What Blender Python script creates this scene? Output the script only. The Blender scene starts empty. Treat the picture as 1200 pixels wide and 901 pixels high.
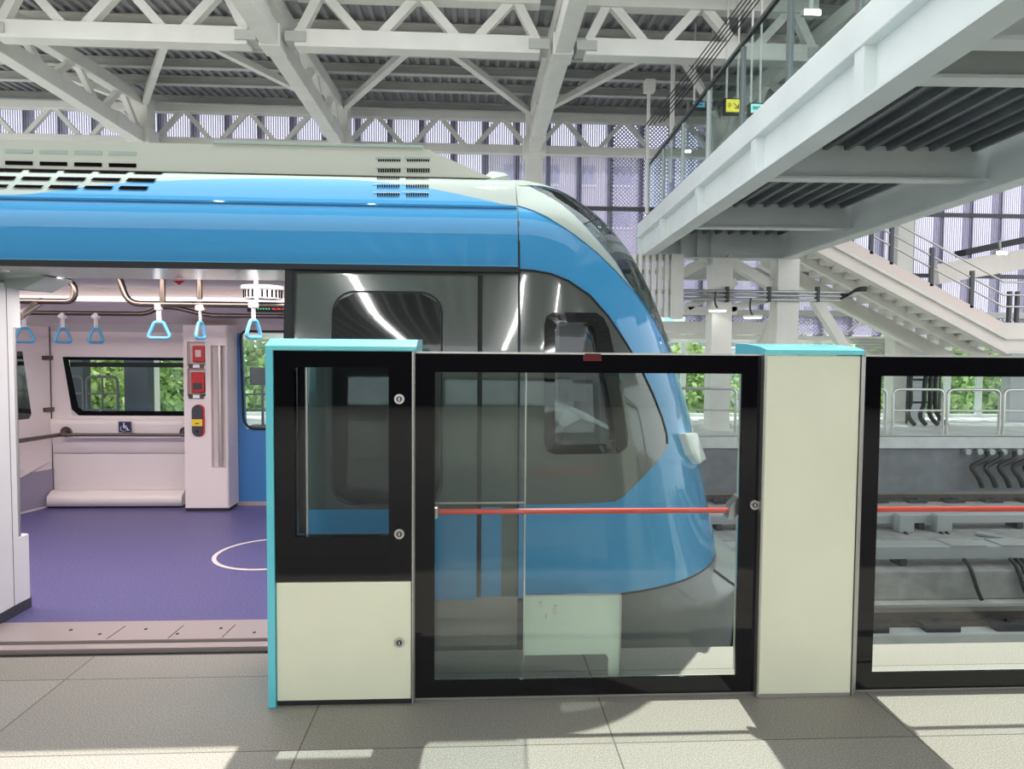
import bpy, bmesh, math, random
from mathutils import Vector, Matrix
random.seed(7)
SC = bpy.context.scene
COL = SC.collection
V = Vector

# ------------------------------------------------------------------ camera maths (metres, camera stands at x=0,y=0)
FPX, IW, IH = 800.0, 1200, 901
YAW, PITCH, ROLL, CZ = math.radians(3.0), math.radians(2.66), 0.0075, 1.5
_cy, _sy, _cp, _sp = math.cos(YAW), math.sin(YAW), math.cos(PITCH), math.sin(PITCH)
_f = V((_sy*_cp, _cy*_cp, -_sp)); _r = V((_cy, -_sy, 0)); _u = V((_sy*_sp, _cy*_sp, _cp))
CR = _r*math.cos(ROLL) + _u*math.sin(ROLL); CU = _u*math.cos(ROLL) - _r*math.sin(ROLL); CF = _f
CAM = V((0, 0, CZ))
def ray(px, py): return CF + CR*((px-IW/2)/FPX) - CU*((py-IH/2)/FPX)
def at(px, py, y):
    d = ray(px, py); return CAM + d*(y/d.y)
def fl(px, py, z=0.0):
    d = ray(px, py); return CAM + d*((z-CZ)/d.z)
def xat(px, py, y): return at(px, py, y).x
def zat(px, py, y): return at(px, py, y).z

# ------------------------------------------------------------------ materials
MATS = {}
def new_mat(name):
    m = bpy.data.materials.new(name); m.use_nodes = True
    return m, m.node_tree.nodes, m.node_tree.links, m.node_tree.nodes['Principled BSDF']
def mat(name, col, rough=.5, metal=0., coat=0., noise=0., nscale=8., spec=.5, bump=0., emit=None, estr=0.):
    if name in MATS: return MATS[name]
    m, n, l, p = new_mat(name)
    p.inputs['Base Color'].default_value = (*col, 1); p.inputs['Roughness'].default_value = rough
    p.inputs['Metallic'].default_value = metal; p.inputs['Coat Weight'].default_value = coat
    p.inputs['Coat Roughness'].default_value = .03; p.inputs['Specular IOR Level'].default_value = spec
    if noise or bump:
        tc = n.new('ShaderNodeTexCoord'); nz = n.new('ShaderNodeTexNoise')
        nz.inputs['Scale'].default_value = nscale; nz.inputs['Detail'].default_value = 6
        l.new(tc.outputs['Object'], nz.inputs['Vector'])
        if noise:
            r = n.new('ShaderNodeValToRGB')
            r.color_ramp.elements[0].position = .3; r.color_ramp.elements[1].position = .7
            r.color_ramp.elements[0].color = (*[c*(1-noise) for c in col], 1)
            r.color_ramp.elements[1].color = (*[min(1, c*(1+noise)) for c in col], 1)
            l.new(nz.outputs['Fac'], r.inputs['Fac']); l.new(r.outputs['Color'], p.inputs['Base Color'])
        if bump:
            b = n.new('ShaderNodeBump'); b.inputs['Strength'].default_value = bump; b.inputs['Distance'].default_value = .01
            l.new(nz.outputs['Fac'], b.inputs['Height']); l.new(b.outputs['Normal'], p.inputs['Normal'])
    if emit:
        p.inputs['Emission Color'].default_value = (*emit, 1); p.inputs['Emission Strength'].default_value = estr
    MATS[name] = m; return m
def glass(name, tint=(.9, .95, .93), ior=1.5, rough=0.0):
    if name in MATS: return MATS[name]
    m, n, l, p = new_mat(name); n.remove(p); out = n['Material Output']
    t = n.new('ShaderNodeBsdfTransparent'); t.inputs['Color'].default_value = (*tint, 1)
    g = n.new('ShaderNodeBsdfGlossy'); g.inputs['Roughness'].default_value = rough
    lw = n.new('ShaderNodeLayerWeight'); pw = n.new('ShaderNodeMath'); pw.operation = 'POWER'; pw.inputs[1].default_value = 5
    l.new(lw.outputs['Facing'], pw.inputs[0]); fr = n.new('ShaderNodeMath'); fr.operation = 'MULTIPLY_ADD'
    f0 = ((ior-1)/(ior+1))**2; l.new(pw.outputs[0], fr.inputs[0]); fr.inputs[1].default_value = .5*(1-f0); fr.inputs[2].default_value = f0
    mx = n.new('ShaderNodeMixShader')
    l.new(fr.outputs[0], mx.inputs[0]); l.new(t.outputs[0], mx.inputs[1]); l.new(g.outputs[0], mx.inputs[2])
    l.new(mx.outputs[0], out.inputs['Surface']); MATS[name] = m; return m
steel = mat('white_painted_steel', (.82, .81, .75), .5, noise=.05, nscale=2)
steel_g = mat('grey_painted_steel', (.52, .53, .5), .5, noise=.05, nscale=2)
steel_pk = mat('cream_painted_steel', (.82, .76, .7), .5, noise=.04, nscale=2)
bridge_m = mat('pale_bridge_paint', (.76, .81, .79), .42, noise=.05, nscale=1.5)
deck_m = mat('galvanised_decking', (.2, .215, .23), .4, .5, noise=.12, nscale=3)
roofdeck = mat('grey_roof_sheet', (.36, .35, .36), .5, .2, noise=.08, nscale=3)
dark_post = mat('dark_grey_post', (.09, .09, .1), .5)
aqua = mat('aqua_paint', (.13, .62, .74), .35, coat=.4)
aqua_l = mat('aqua_cap_paint', (.2, .72, .8), .3, coat=.5)
beige = mat('beige_panel', (.82, .84, .66), .4, .05, noise=.03, nscale=3)
black_gloss = mat('black_glass', (.003, .003, .005), .03, spec=.45)
black = mat('black_rubber', (.012, .012, .014), .6)
chrome = mat('brushed_steel', (.68, .66, .63), .28, 1.0)
trimsteel = mat('door_edge_steel', (.5, .5, .47), .35, .9)
red_bar = mat('red_enamel', (.78, .07, .05), .3, coat=.5)
blue = mat('train_blue', (.065, .32, .62), .35, coat=.9, spec=0)
blue_in = mat('interior_blue', (.05, .2, .48), .4, coat=.2)
twhite = mat('train_white', (.38, .45, .42), .4, coat=.4, spec=0)
tgrey = mat('train_roof_grey', (.5, .52, .46), .45)
tdark = mat('train_dark_band', (.095, .108, .1), .12, coat=1.0)
tdark2 = mat('train_window_black', (.008, .009, .01), .05, coat=1.0)
skirt_m = mat('train_skirt_grey', (.12, .14, .145), .4, coat=.3)
windscreen_m = None
pink = mat('interior_cream', (.8, .71, .69), .38, coat=.25)
inceil = mat('interior_ceiling', (.5, .46, .47), .5)
header_m = mat('door_header', (.66, .68, .64), .2, .5)
inpost = mat('door_pillar_white', (.78, .78, .78), .35, coat=.3)
bronze = mat('handrail_bronze', (.17, .135, .115), .28, 1.0)
ring_m = mat('handle_blue', (.1, .36, .6), .35)
strap_m = mat('strap_white', (.75, .72, .72), .5)
sill_m = mat('sill_plate', (.55, .47, .45), .4, .6)
concrete = mat('concrete', (.36, .36, .35), .85, noise=.2, nscale=5, bump=.2)
concrete_l = mat('pale_concrete', (.66, .67, .66), .8, noise=.1, nscale=3)
concrete_w = mat('trackside_wall', (.2, .21, .23), .8, noise=.15, nscale=4)
edge_m = mat('platform_edge_stone', (.62, .63, .62), .7, noise=.08, nscale=20)
rail_m = mat('rail_brown', (.13, .11, .1), .55, .5, noise=.2, nscale=10)
tray_m = mat('cable_tray_grey', (.5, .52, .53), .45, .4)
cable_m = mat('black_cable', (.012, .013, .016), .5)
galv = mat('galvanised_pipe', (.5, .52, .52), .35, .7)
frame_w = mat('white_window_frame', (.8, .82, .8), .4)
red_dev = mat('red_device', (.55, .03, .03), .4)
dark_dev = mat('dark_device', (.05, .05, .06), .5)
yellow_m = mat('yellow_sticker', (.85, .6, .03), .5)
navy = mat('navy_sticker', (.02, .025, .09), .5)
white_m = mat('white_print', (.85, .85, .85), .5)
lamp_m = mat('lamp_tube', (1, 1, 1), .4, emit=(1, 1, .97), estr=38)
strip_m = mat('interior_light_strip', (1, 1, 1), .4, emit=(1, .93, .9), estr=1.3)
spot_m = mat('floodlight_face', (1, 1, 1), .4, emit=(1, 1, .98), estr=18)
led_r = mat('led_red', (.2, .02, .02), .5, emit=(1, .1, .05), estr=1.0)
led_g = mat('led_green', (.02, .2, .05), .5, emit=(.1, 1, .3), estr=1.0)
sign_y = mat('sign_yellow', (.8, .7, .05), .4, emit=(1, .85, .06), estr=.6)
sign_b = mat('sign_blue', (.1, .4, .6), .4, emit=(.15, .55, .8), estr=.5)
sign_g = mat('sign_mint', (.3, .75, .7), .4, emit=(.45, .9, .85), estr=.7)
sign_k = mat('sign_black', (.01, .01, .01), .4)
frost = None
def translucent(name, col, back):
    m, n, l, p = new_mat(name); out = n['Material Output']; n.remove(p)
    d = n.new('ShaderNodeBsdfDiffuse'); d.inputs[0].default_value = (*col, 1)
    t = n.new('ShaderNodeBsdfTranslucent'); t.inputs[0].default_value = (*back, 1)
    tr = n.new('ShaderNodeBsdfTransparent'); tr.inputs[0].default_value = (.9, .97, .9, 1)
    a = n.new('ShaderNodeMixShader'); a.inputs[0].default_value = .35
    b = n.new('ShaderNodeMixShader'); b.inputs[0].default_value = .12
    l.new(d.outputs[0], a.inputs[1]); l.new(t.outputs[0], a.inputs[2])
    l.new(a.outputs[0], b.inputs[1]); l.new(tr.outputs[0], b.inputs[2]); l.new(b.outputs[0], out.inputs['Surface'])
    MATS[name] = m; return m
frost = translucent('frosted_acrylic', (.88, .94, .82), (.9, .95, .85))
g_door = glass('door_glass', (.94, .975, .965), 1.5)
g_clear = glass('clear_glass', (.9, .96, .95), 1.45)
g_leaf = glass('inner_leaf_glass', (.93, .96, .96), 1.4)
g_tint = glass('train_tinted_glass', (.85, .93, .88), 1.5)
g_bal = glass('balustrade_glass', (.8, .87, .86), 1.45)
windscreen_m = glass('windscreen_glass', (.4, .44, .44), 2.3)
g_dark = glass('cab_dark_glass', (.55, .57, .58), 1.6)

def floor_mat():
    m, n, l, p = new_mat('granite_tiles'); tc = n.new('ShaderNodeTexCoord')
    sp = n.new('ShaderNodeTexNoise'); sp.inputs['Scale'].default_value = 190; sp.inputs['Detail'].default_value = 2
    r = n.new('ShaderNodeValToRGB'); r.color_ramp.elements[0].position = .38; r.color_ramp.elements[1].position = .64
    r.color_ramp.elements[0].color = (.26, .245, .222, 1); r.color_ramp.elements[1].color = (.5, .48, .44, 1)
    big = n.new('ShaderNodeTexNoise'); big.inputs['Scale'].default_value = 1.3; big.inputs['Detail'].default_value = 4
    br = n.new('ShaderNodeTexBrick'); br.offset = .0; br.inputs['Scale'].default_value = 1
    br.inputs['Brick Width'].default_value = 1.2; br.inputs['Row Height'].default_value = .6
    br.inputs['Mortar Size'].default_value = .0035; br.inputs['Mortar Smooth'].default_value = .3
    for k in ('Color1', 'Color2'): br.inputs[k].default_value = (1, 1, 1, 1)
    br.inputs['Color2'].default_value = (.88, .87, .85, 1)
    br.inputs['Mortar'].default_value = (.35, .33, .3, 1)
    mp = n.new('ShaderNodeMapping'); mp.inputs['Location'].default_value = (-.54+.0, -.14, 0)
    l.new(tc.outputs['Object'], mp.inputs[0]); l.new(mp.outputs[0], br.inputs[0])
    l.new(tc.outputs['Object'], sp.inputs['Vector']); l.new(tc.outputs['Object'], big.inputs['Vector'])
    l.new(sp.outputs['Fac'], r.inputs['Fac'])
    mx = n.new('ShaderNodeMix'); mx.data_type = 'RGBA'; mx.blend_type = 'MULTIPLY'; mx.inputs[0].default_value = 1
    l.new(r.outputs['Color'], mx.inputs[6]); l.new(br.outputs['Color'], mx.inputs[7])
    br2 = n.new('ShaderNodeValToRGB'); br2.color_ramp.elements[0].color = (.82, .8, .77, 1); br2.color_ramp.elements[1].color = (1.0, 1.0, 1.0, 1)
    l.new(big.outputs['Fac'], br2.inputs[0])
    m2 = n.new('ShaderNodeMix'); m2.data_type = 'RGBA'; m2.blend_type = 'MULTIPLY'; m2.inputs[0].default_value = 1
    l.new(mx.outputs[2], m2.inputs[6]); l.new(br2.outputs[0], m2.inputs[7]); l.new(m2.outputs[2], p.inputs['Base Color'])
    p.inputs['Roughness'].default_value = .55; return m
def speckle(name, c0, c1, scale, rough=.6):
    m, n, l, p = new_mat(name); tc = n.new('ShaderNodeTexCoord'); sp = n.new('ShaderNodeTexNoise')
    sp.inputs['Scale'].default_value = scale; sp.inputs['Detail'].default_value = 3
    r = n.new('ShaderNodeValToRGB'); r.color_ramp.elements[0].position = .35; r.color_ramp.elements[1].position = .68
    r.color_ramp.elements[0].color = (*c0, 1); r.color_ramp.elements[1].color = (*c1, 1)
    l.new(tc.outputs['Object'], sp.inputs['Vector']); l.new(sp.outputs['Fac'], r.inputs[0]); l.new(r.outputs[0], p.inputs['Base Color'])
    p.inputs['Roughness'].default_value = rough; MATS[name] = m; return m
purple = speckle('violet_vinyl_floor', (.085, .075, .2), (.13, .115, .27), 60, .45)
def screen_mat(name, kind):
    """perforated metal: solid violet-grey sheet with see-through slots or holes"""
    m, n, l, p = new_mat(name); out = n['Material Output']; n.remove(p)
    tc = n.new('ShaderNodeTexCoord')
    d = n.new('ShaderNodeBsdfDiffuse'); d.inputs[0].default_value = (.54, .52, .6, 1)
    t = n.new('ShaderNodeBsdfTranslucent'); t.inputs[0].default_value = (.62, .6, .8, 1)
    a = n.new('ShaderNodeMixShader'); a.inputs[0].default_value = .55
    l.new(d.outputs[0], a.inputs[1]); l.new(t.outputs[0], a.inputs[2])
    tr = n.new('ShaderNodeBsdfTransparent'); tr.inputs[0].default_value = (.93, .93, 1, 1)
    mx = n.new('ShaderNodeMixShader')
    if kind == 'slot':
        w = n.new('ShaderNodeTexWave'); w.bands_direction = 'X'; w.inputs['Scale'].default_value = 5.6
        w.inputs['Distortion'].default_value = 0
        mth = n.new('ShaderNodeMapRange'); mth.inputs[1].default_value = .5; mth.inputs[2].default_value = .8
        mth.inputs[3].default_value = .12; mth.inputs[4].default_value = .85
        l.new(tc.outputs['Object'], w.inputs[0]); l.new(w.outputs['Fac'], mth.inputs[0])
    else:
        mth = n.new('ShaderNodeMath'); mth.operation = 'MULTIPLY'; outs = []
        for sg in (1, -1):
            mp = n.new('ShaderNodeMapping'); mp.inputs['Scale'].default_value = (sg, 1, 1); w = n.new('ShaderNodeTexWave'); w.bands_direction = 'DIAGONAL'
            w.inputs['Scale'].default_value = 6.5; l.new(tc.outputs['Object'], mp.inputs[0]); l.new(mp.outputs[0], w.inputs[0])
            r_ = n.new('ShaderNodeMapRange'); r_.inputs[1].default_value = .35; r_.inputs[2].default_value = .6; l.new(w.outputs['Fac'], r_.inputs[0]); outs.append(r_)
        l.new(outs[0].outputs[0], mth.inputs[0]); l.new(outs[1].outputs[0], mth.inputs[1])
    l.new(mth.outputs[0], mx.inputs[0]); l.new(a.outputs[0], mx.inputs[1]); l.new(tr.outputs[0], mx.inputs[2])
    l.new(mx.outputs[0], out.inputs['Surface']); MATS[name] = m; return m
slot_m = screen_mat('slotted_sheet', 'slot'); hole_m = screen_mat('perforated_sheet', 'hole')
def leaf_mat():
    m, n, l, p = new_mat('leaf'); out = n['Material Output']; n.remove(p)
    oi = n.new('ShaderNodeNewGeometry'); r = n.new('ShaderNodeValToRGB')
    r.color_ramp.elements[0].color = (.2, .34, .1, 1); r.color_ramp.elements[1].color = (.7, .8, .42, 1)
    l.new(oi.outputs['Random Per Island'], r.inputs[0])
    d = n.new('ShaderNodeBsdfDiffuse'); t = n.new('ShaderNodeBsdfTranslucent'); a = n.new('ShaderNodeMixShader'); a.inputs[0].default_value = .5
    l.new(r.outputs[0], d.inputs[0]); l.new(r.outputs[0], t.inputs[0]); l.new(d.outputs[0], a.inputs[1]); l.new(t.outputs[0], a.inputs[2])
    l.new(a.outputs[0], out.inputs['Surface']); return m
leaf_m = leaf_mat(); bark = mat('bark', (.16, .12, .09), .9, noise=.3)

# ------------------------------------------------------------------ mesh builder
class MB:
    def __init__(s): s.v = []; s.f = []; s.sm = []
    def add(s, vs, fs, smooth=False):
        o = len(s.v); s.v += [tuple(p) for p in vs]
        for f in fs: s.f.append(tuple(o+i for i in f)); s.sm.append(smooth)
        return s
    def obox(s, c, ax, ay, az):
        c = V(c); ax, ay, az = V(ax), V(ay), V(az)
        if ax.cross(ay).dot(az) < 0: ax = -ax
        vs = [c+ax*i+ay*j+az*k for k in (-1, 1) for j in (-1, 1) for i in (-1, 1)]
        return s.add(vs, [(0, 2, 3, 1), (4, 5, 7, 6), (0, 1, 5, 4), (2, 6, 7, 3), (0, 4, 6, 2), (1, 3, 7, 5)])
    def box(s, x0, x1, y0, y1, z0, z1):
        return s.obox(((x0+x1)/2, (y0+y1)/2, (z0+z1)/2), ((x1-x0)/2, 0, 0), (0, (y1-y0)/2, 0), (0, 0, (z1-z0)/2))
    def bar(s, p0, p1, w, h, up=(0, 0, 1)):
        p0, p1 = V(p0), V(p1); d = p1-p0; L = d.length; d.normalize(); side = d.cross(V(up))
        if side.length < 1e-4: side = d.cross(V((0, 1, 0)))
        side.normalize(); u = side.cross(d)
        return s.obox((p0+p1)/2, d*L/2, side*w/2, u*h/2)
    def ibeam(s, p0, p1, w, h, tf=.02, tw=.015, up=(0, 0, 1)):
        p0, p1 = V(p0), V(p1); d = (p1-p0).normalized(); side = d.cross(V(up)).normalized(); u = side.cross(d)
        s.bar(p0+u*(h/2-tf/2), p1+u*(h/2-tf/2), w, tf, up); s.bar(p0-u*(h/2-tf/2), p1-u*(h/2-tf/2), w, tf, up)
        return s.bar(p0, p1, tw, h-2*tf, up)
    def tube(s, pts, r, n=10, closed=False, cap=True):
        pts = [V(p) for p in pts]; m = len(pts); rings = []; pu = None
        for i, p in enumerate(pts):
            if closed: d = (pts[(i+1) % m]-pts[i-1])
            else: d = pts[min(i+1, m-1)]-pts[max(i-1, 0)]
            d.normalize()
            if pu is None: pu = d.cross(V((0, 0, 1))) if abs(d.z) < .9 else d.cross(V((0, 1, 0)))
            a = (pu-d*pu.dot(d)).normalized(); pu = a; b = d.cross(a)
            rings.append([p+(a*math.cos(2*math.pi*k/n)+b*math.sin(2*math.pi*k/n))*r for k in range(n)])
        vs = [q for R in rings for q in R]; fs = []
        for i in range(m if closed else m-1):
            j = (i+1) % m
            for k in range(n): fs.append((i*n+k, i*n+(k+1) % n, j*n+(k+1) % n, j*n+k))
        s.add(vs, fs, True)
        if cap and not closed: s.add(rings[0], [tuple(range(n))[::-1]]); s.add(rings[-1], [tuple(range(n))])
        return s
    def cyl(s, p0, p1, r, n=20): return s.tube([p0, p1], r, n)
    def prism(s, poly, ext, smooth=False):
        poly = [V(p) for p in poly]; ext = V(ext); n = len(poly)
        nrm = V((0, 0, 0))
        for i in range(n): nrm += poly[i].cross(poly[(i+1) % n])
        if nrm.dot(ext) > 0: poly = poly[::-1]
        s.add(poly, [tuple(range(n))]); s.add([p+ext for p in poly], [tuple(range(n))[::-1]])
        vs = poly+[p+ext for p in poly]
        return s.add(vs, [(i, i+n, (i+1) % n+n, (i+1) % n) for i in range(n)], smooth)
    def grid(s, rows, smooth=True, flip=False, keep=None):
        m, n = len(rows), len(rows[0]); vs = [p for r in rows for p in r]; fs = []
        for i in range(m-1):
            for j in range(n-1):
                f = (i*n+j, i*n+j+1, (i+1)*n+j+1, (i+1)*n+j)
                if keep and not keep(sum((V(vs[k]) for k in f), V())/4): continue
                fs.append(f[::-1] if flip else f)
        return s.add(vs, fs, smooth)
    def strip_ring(s, outer, inner):
        """flat ring between two closed outlines with the same number of points"""
        n = len(outer); return s.add(list(outer)+list(inner), [(i, (i+1) % n, (i+1) % n+n, i+n) for i in range(n)])
    def build(s, name, m, parent=None, bevel=0., label=None, weld=False):
        me = bpy.data.meshes.new(name); me.from_pydata(s.v, [], s.f); me.update()
        me.polygons.foreach_set('use_smooth', s.sm)
        if weld:
            bm = bmesh.new(); bm.from_mesh(me); bmesh.ops.remove_doubles(bm, verts=bm.verts, dist=1e-4)
            bmesh.ops.recalc_face_normals(bm, faces=bm.faces); bm.to_mesh(me); bm.free()
        me.materials.append(m if not isinstance(m, str) else MATS[m])
        o = bpy.data.objects.new(name, me); COL.objects.link(o)
        if parent is not None: attach(o, parent)
        if bevel:
            b = o.modifiers.new('bevel', 'BEVEL'); b.width = bevel; b.segments = 2; b.limit_method = 'ANGLE'
        if label: o['label'] = label
        return o
def world_loc(o):
    return o.location.copy() if o.parent is None else o.location + world_loc(o.parent) + o.matrix_parent_inverse.translation
def attach(o, parent):
    o.parent = parent; o.matrix_parent_inverse = Matrix.Translation(-ORI.get(parent.name, V((0, 0, 0))))
ORI = {}
def tag(o, label, cat, group=None, kind=None):
    o['label'] = label; o['category'] = cat
    if group: o['group'] = group
    if kind: o['kind'] = kind
    return o
def thing(name, label, cat, loc=(0, 0, 0), group=None):
    o = bpy.data.objects.new(name, None); COL.objects.link(o); o.location = loc; o.empty_display_size = .1
    ORI[o.name] = V(loc); return tag(o, label, cat, group)
def struct(o): o['kind'] = 'structure'; return o
def dup(root, loc, label, rotz=None):
    r = root.copy(); COL.objects.link(r); r.location = loc
    if rotz is not None: r.rotation_euler.z = rotz
    r['label'] = label
    for ch in list(root.children):
        c = ch.copy(); COL.objects.link(c); c.parent = r
        for g in list(ch.children):
            d = g.copy(); COL.objects.link(d); d.parent = c
    return r
ORD = ['leftmost', 'second from left', 'third from left', 'fourth from left', 'fifth from left', 'sixth from left', 'seventh from left', 'eighth from left', 'ninth from left', 'tenth from left',
       'eleventh from left', 'twelfth from left', 'thirteenth from left', 'fourteenth from left', 'fifteenth from left', 'sixteenth from left', 'seventeenth from left', 'eighteenth from left', 'nineteenth from left', 'twentieth from left',
       'twenty-first from left', 'twenty-second from left', 'twenty-third from left', 'twenty-fourth from left', 'twenty-fifth from left', 'twenty-sixth from left', 'twenty-seventh from left', 'twenty-eighth from left', 'twenty-ninth from left', 'thirtieth from left',
       'thirty-first from left', 'thirty-second from left', 'thirty-third from left', 'thirty-fourth from left', 'thirty-fifth from left', 'thirty-sixth from left', 'thirty-seventh from left', 'thirty-eighth from left']
def rrect(x0, x1, z0, z1, r, n=6):
    """rounded rectangle outline in x,z, counter-clockwise"""
    pts = []
    for cx, cz, a0 in ((x1-r, z1-r, 0), (x0+r, z1-r, 90), (x0+r, z0+r, 180), (x1-r, z0+r, 270)):
        for k in range(n+1):
            a = math.radians(a0+90*k/n); pts.append((cx+r*math.cos(a), cz+r*math.sin(a)))
    return pts
def bez(p0, p1, p2, p3, n=10):
    p0, p1, p2, p3 = V(p0), V(p1), V(p2), V(p3)
    return [p0*(1-t)**3+p1*3*t*(1-t)**2+p2*3*t*t*(1-t)+p3*t**3 for t in [k/n for k in range(n+1)]]
def bend(pts, r=.08, n=5):
    """polyline with rounded corners"""
    pts = [V(p) for p in pts]; out = [pts[0]]
    for a, b, c in zip(pts, pts[1:], pts[2:]):
        ra = min(r, (b-a).length*.48, (c-b).length*.48)
        s, e = b+(a-b).normalized()*ra, b+(c-b).normalized()*ra
        for k in range(n+1):
            t = k/n; out.append(s*(1-t)**2+b*2*t*(1-t)+e*t*t)
    return out+[pts[-1]]


# ------------------------------------------------------------------ the setting
MATS['tiles'] = floor_mat()
struct(MB().box(-16, 18, -13.3, 3.06, -.3, 0).build('floor', 'tiles'))
struct(MB().box(-16, 18, 3.06, 3.38, -.3, .0).build('trim_1', 'tiles'))
struct(MB().box(-16, 18, -13.3, -13, 0, 1.75).build('wall_added_backing', mat('dark_wall', (.05, .05, .052), .7)))  # added unseen wall, low and dark to keep glass reflections black
struct(MB().box(-16, 18, 2.9, 3.25, -1.3, -.3).build('wall_front', concrete_w))
struct(MB().box(-14, 22, 3.25, 13.3, -1.6, -1.3).build('trackbed_ground', mat('trackbed_sun_bright', (.55, .55, .51), .85, noise=.15, nscale=4, bump=.2)))  # colour brightened to stand in for sunlight missing on the slab
struct(MB().box(-14, 22, 13.3, 13.5, -1.3, -.14).build('wall_back', concrete_w))
struct(MB().box(-14, 22, 13.24, 17.9, -.36, -.14).build('walkway_floor', concrete_l))
struct(MB().box(-40, 50, 19, 70, -7, -6.5).build('ground', speckle('far_ground', (.12, .2, .07), (.3, .34, .2), .6, .9)))

# ------------------------------------------------------------------ roof over the tracks
YC, ZB, ZT0 = 16.4, 6.36, 7.2
def ztop(y): return ZT0 - (YC-y)*.06
def zroof(y): return 7.62-(YC-y)*.03
def corrugated(x0, x1, p0, p1, period, depth):
    """ribbed sheet, ribs running from p0 to p1 (y,z)"""
    m = MB(); prof = []; x = x0
    while x < x1:
        for fx, dz in ((0, 0), (.35, 0), (.45, depth), (.9, depth), (1.0, 0)): prof.append((x+fx*period, dz))
        x += period
    m.grid([[(x, p0[0], p0[1]+d) for x, d in prof], [(x, p1[0], p1[1]+d) for x, d in prof]], smooth=False)
    return m
struct(corrugated(-16, 20, (9.1, zroof(9.1)), (18.2, zroof(18.2)), .21, .05).build('ceiling', roofdeck))
XR = [-12.2, -7.7, -3.2, 1.34, 5.84, 10.4]
wordr = ['farthest out at the left edge of the hall', 'coming down at the left side behind the train roof', 'coming down behind the middle of the train roof', 'coming down behind the train nose seam', 'mostly behind the glass balustrade of the footbridge', 'hidden over the footbridge deck']
for i, x in enumerate(XR):
    if i in (0, 5): continue
    t = thing('roof_rafter', 'white steel trussed rafter ' + wordr[i], 'roof truss', (x, YC, ZB), 'trussed rafters over the tracks')
    MB().bar((x, YC, ZB), (x, 8.2, ZB), .27, .3).build('bottom_chord', steel, t, .01)
    MB().bar((x, YC, ztop(YC)), (x, 8.2, ztop(8.2)), .24, .26).build('top_chord', steel, t, .01)
    ys = [YC-.1-k*.85 for k in range(10)]
    for k in range(9):
        a, b = ys[k], ys[k+1]
        za, zb_ = (ztop(a), ZB) if k % 2 else (ZB, ztop(b))
        MB().bar((x, a, za), (x, b, zb_), .11, .11, (1, 0, 0)).build('diagonal', steel, t)
    for yy in (15.2, 11.1):
        MB().box(x-.16, x+.16, yy-.2, yy+.2, ZB-.17, ZB+.17).build('splice_plate', steel, t)
def long_truss(y, zb, zt, label, w, gap):
    t = thing('longitudinal_truss', label, 'roof truss', (0, y, zb), 'long trusses under the roof')
    for a, b in zip([-16.7]+XR, XR+[15]):
        MB().bar((a+gap, y, zb), (b-gap, y, zb), w, w).build('bottom_chord', steel, t, .01)
        MB().bar((a+gap, y, zt), (b-gap, y, zt), w*.9, w*.9).build('top_chord', steel, t, .01)
        n = 3; s = (b-a)/n
        for k in range(n):
            m_ = a+(k+.5)*s
            MB().bar((a+k*s+(.06 if k else gap), y, zb), (m_, y, zt), w*.5, w*.5, (0, 1, 0)).build('diagonal', steel, t)
            MB().bar((m_, y, zt), (a+(k+1)*s-(.06 if k < n-1 else gap), y, zb), w*.5, w*.5, (0, 1, 0)).build('diagonal', steel, t)
        for s_ in (-1, 1):
            mm = MB()
            xx = b+s_*(gap+.02)
            mm.box(min(xx-s_*.16, xx+s_*.16), max(xx-s_*.16, xx+s_*.16), y-w*.62, y+w*.62, zb-w*.28, zb+w*.28)
            mm.build('joint_plate', steel_g, t)
long_truss(11.1, ZB, 7.12, 'near white lattice truss crossing the whole view above the train', .27, .36)
long_truss(YC+.42, 6.42, 7.2, 'far white zigzag truss along the perforated facade', .2, .06)
for i, y in enumerate([9.9, 11.7, 12.9, 13.9, 14.9, 15.9, 17.2]):
    z = zroof(y)-.1
    o = MB().ibeam((-16, y, z), (20, y, z), .14, .18).build('roof_purlin', steel_g if i not in (2,) else steel)
    tag(o, 'long grey steel purlin under the roof sheet, ' + ['closest to the open roof edge', 'second in from the open roof edge', 'third in from the open roof edge', 'in the middle of the roof', 'third out from the facade', 'second out from the facade', 'resting over the facade'][i], 'roof beam', 'purlins under the roof sheet')
k = 0
nm = ['far left bay', 'bay above the louvres', 'bay above mid train', 'bay right of the nose', 'bay behind the footbridge']
for a, b in zip(XR[:-1], XR[1:]):
    m_ = (a+b)/2; z = zroof(12.9)-.26
    for s_, xx in (('left', a), ('right', b)):
        o = MB().bar((xx+(.1 if s_ == 'left' else -.1), YC-.1, 7.15), (m_+(-.12 if s_ == 'left' else .12), 12.9, z), .13, .13).build('roof_brace', steel)
        tag(o, 'white sloping roof brace, %s one in the %s' % (s_, nm[k]), 'brace', 'roof braces')
    k += 1
# columns of the hall
cl = ['far left of the hall', 'left behind the train roof', 'behind the middle of the train roof', 'behind the train nose seam', 'right of the white fin screen', 'behind the staircase']
for i, x in enumerate(XR):
    if i == 0: continue
    t = thing('steel_column', 'tall white square steel column ' + cl[i], 'column', (x, YC, -.14), 'hall columns')
    MB().box(x-.2, x+.2, YC-.2, YC+.2, -.14, ztop(YC)+.1).build('shaft', steel, t, .01)
    MB().box(x-.3, x+.3, YC-.3, YC+.3, -.14, -.1).build('base_plate', steel, t)
    MB().box(x-.26, x+.26, YC-.26, YC+.26, ZB-.25, ZB+.2).build('head_plate', steel, t, .01)

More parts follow.
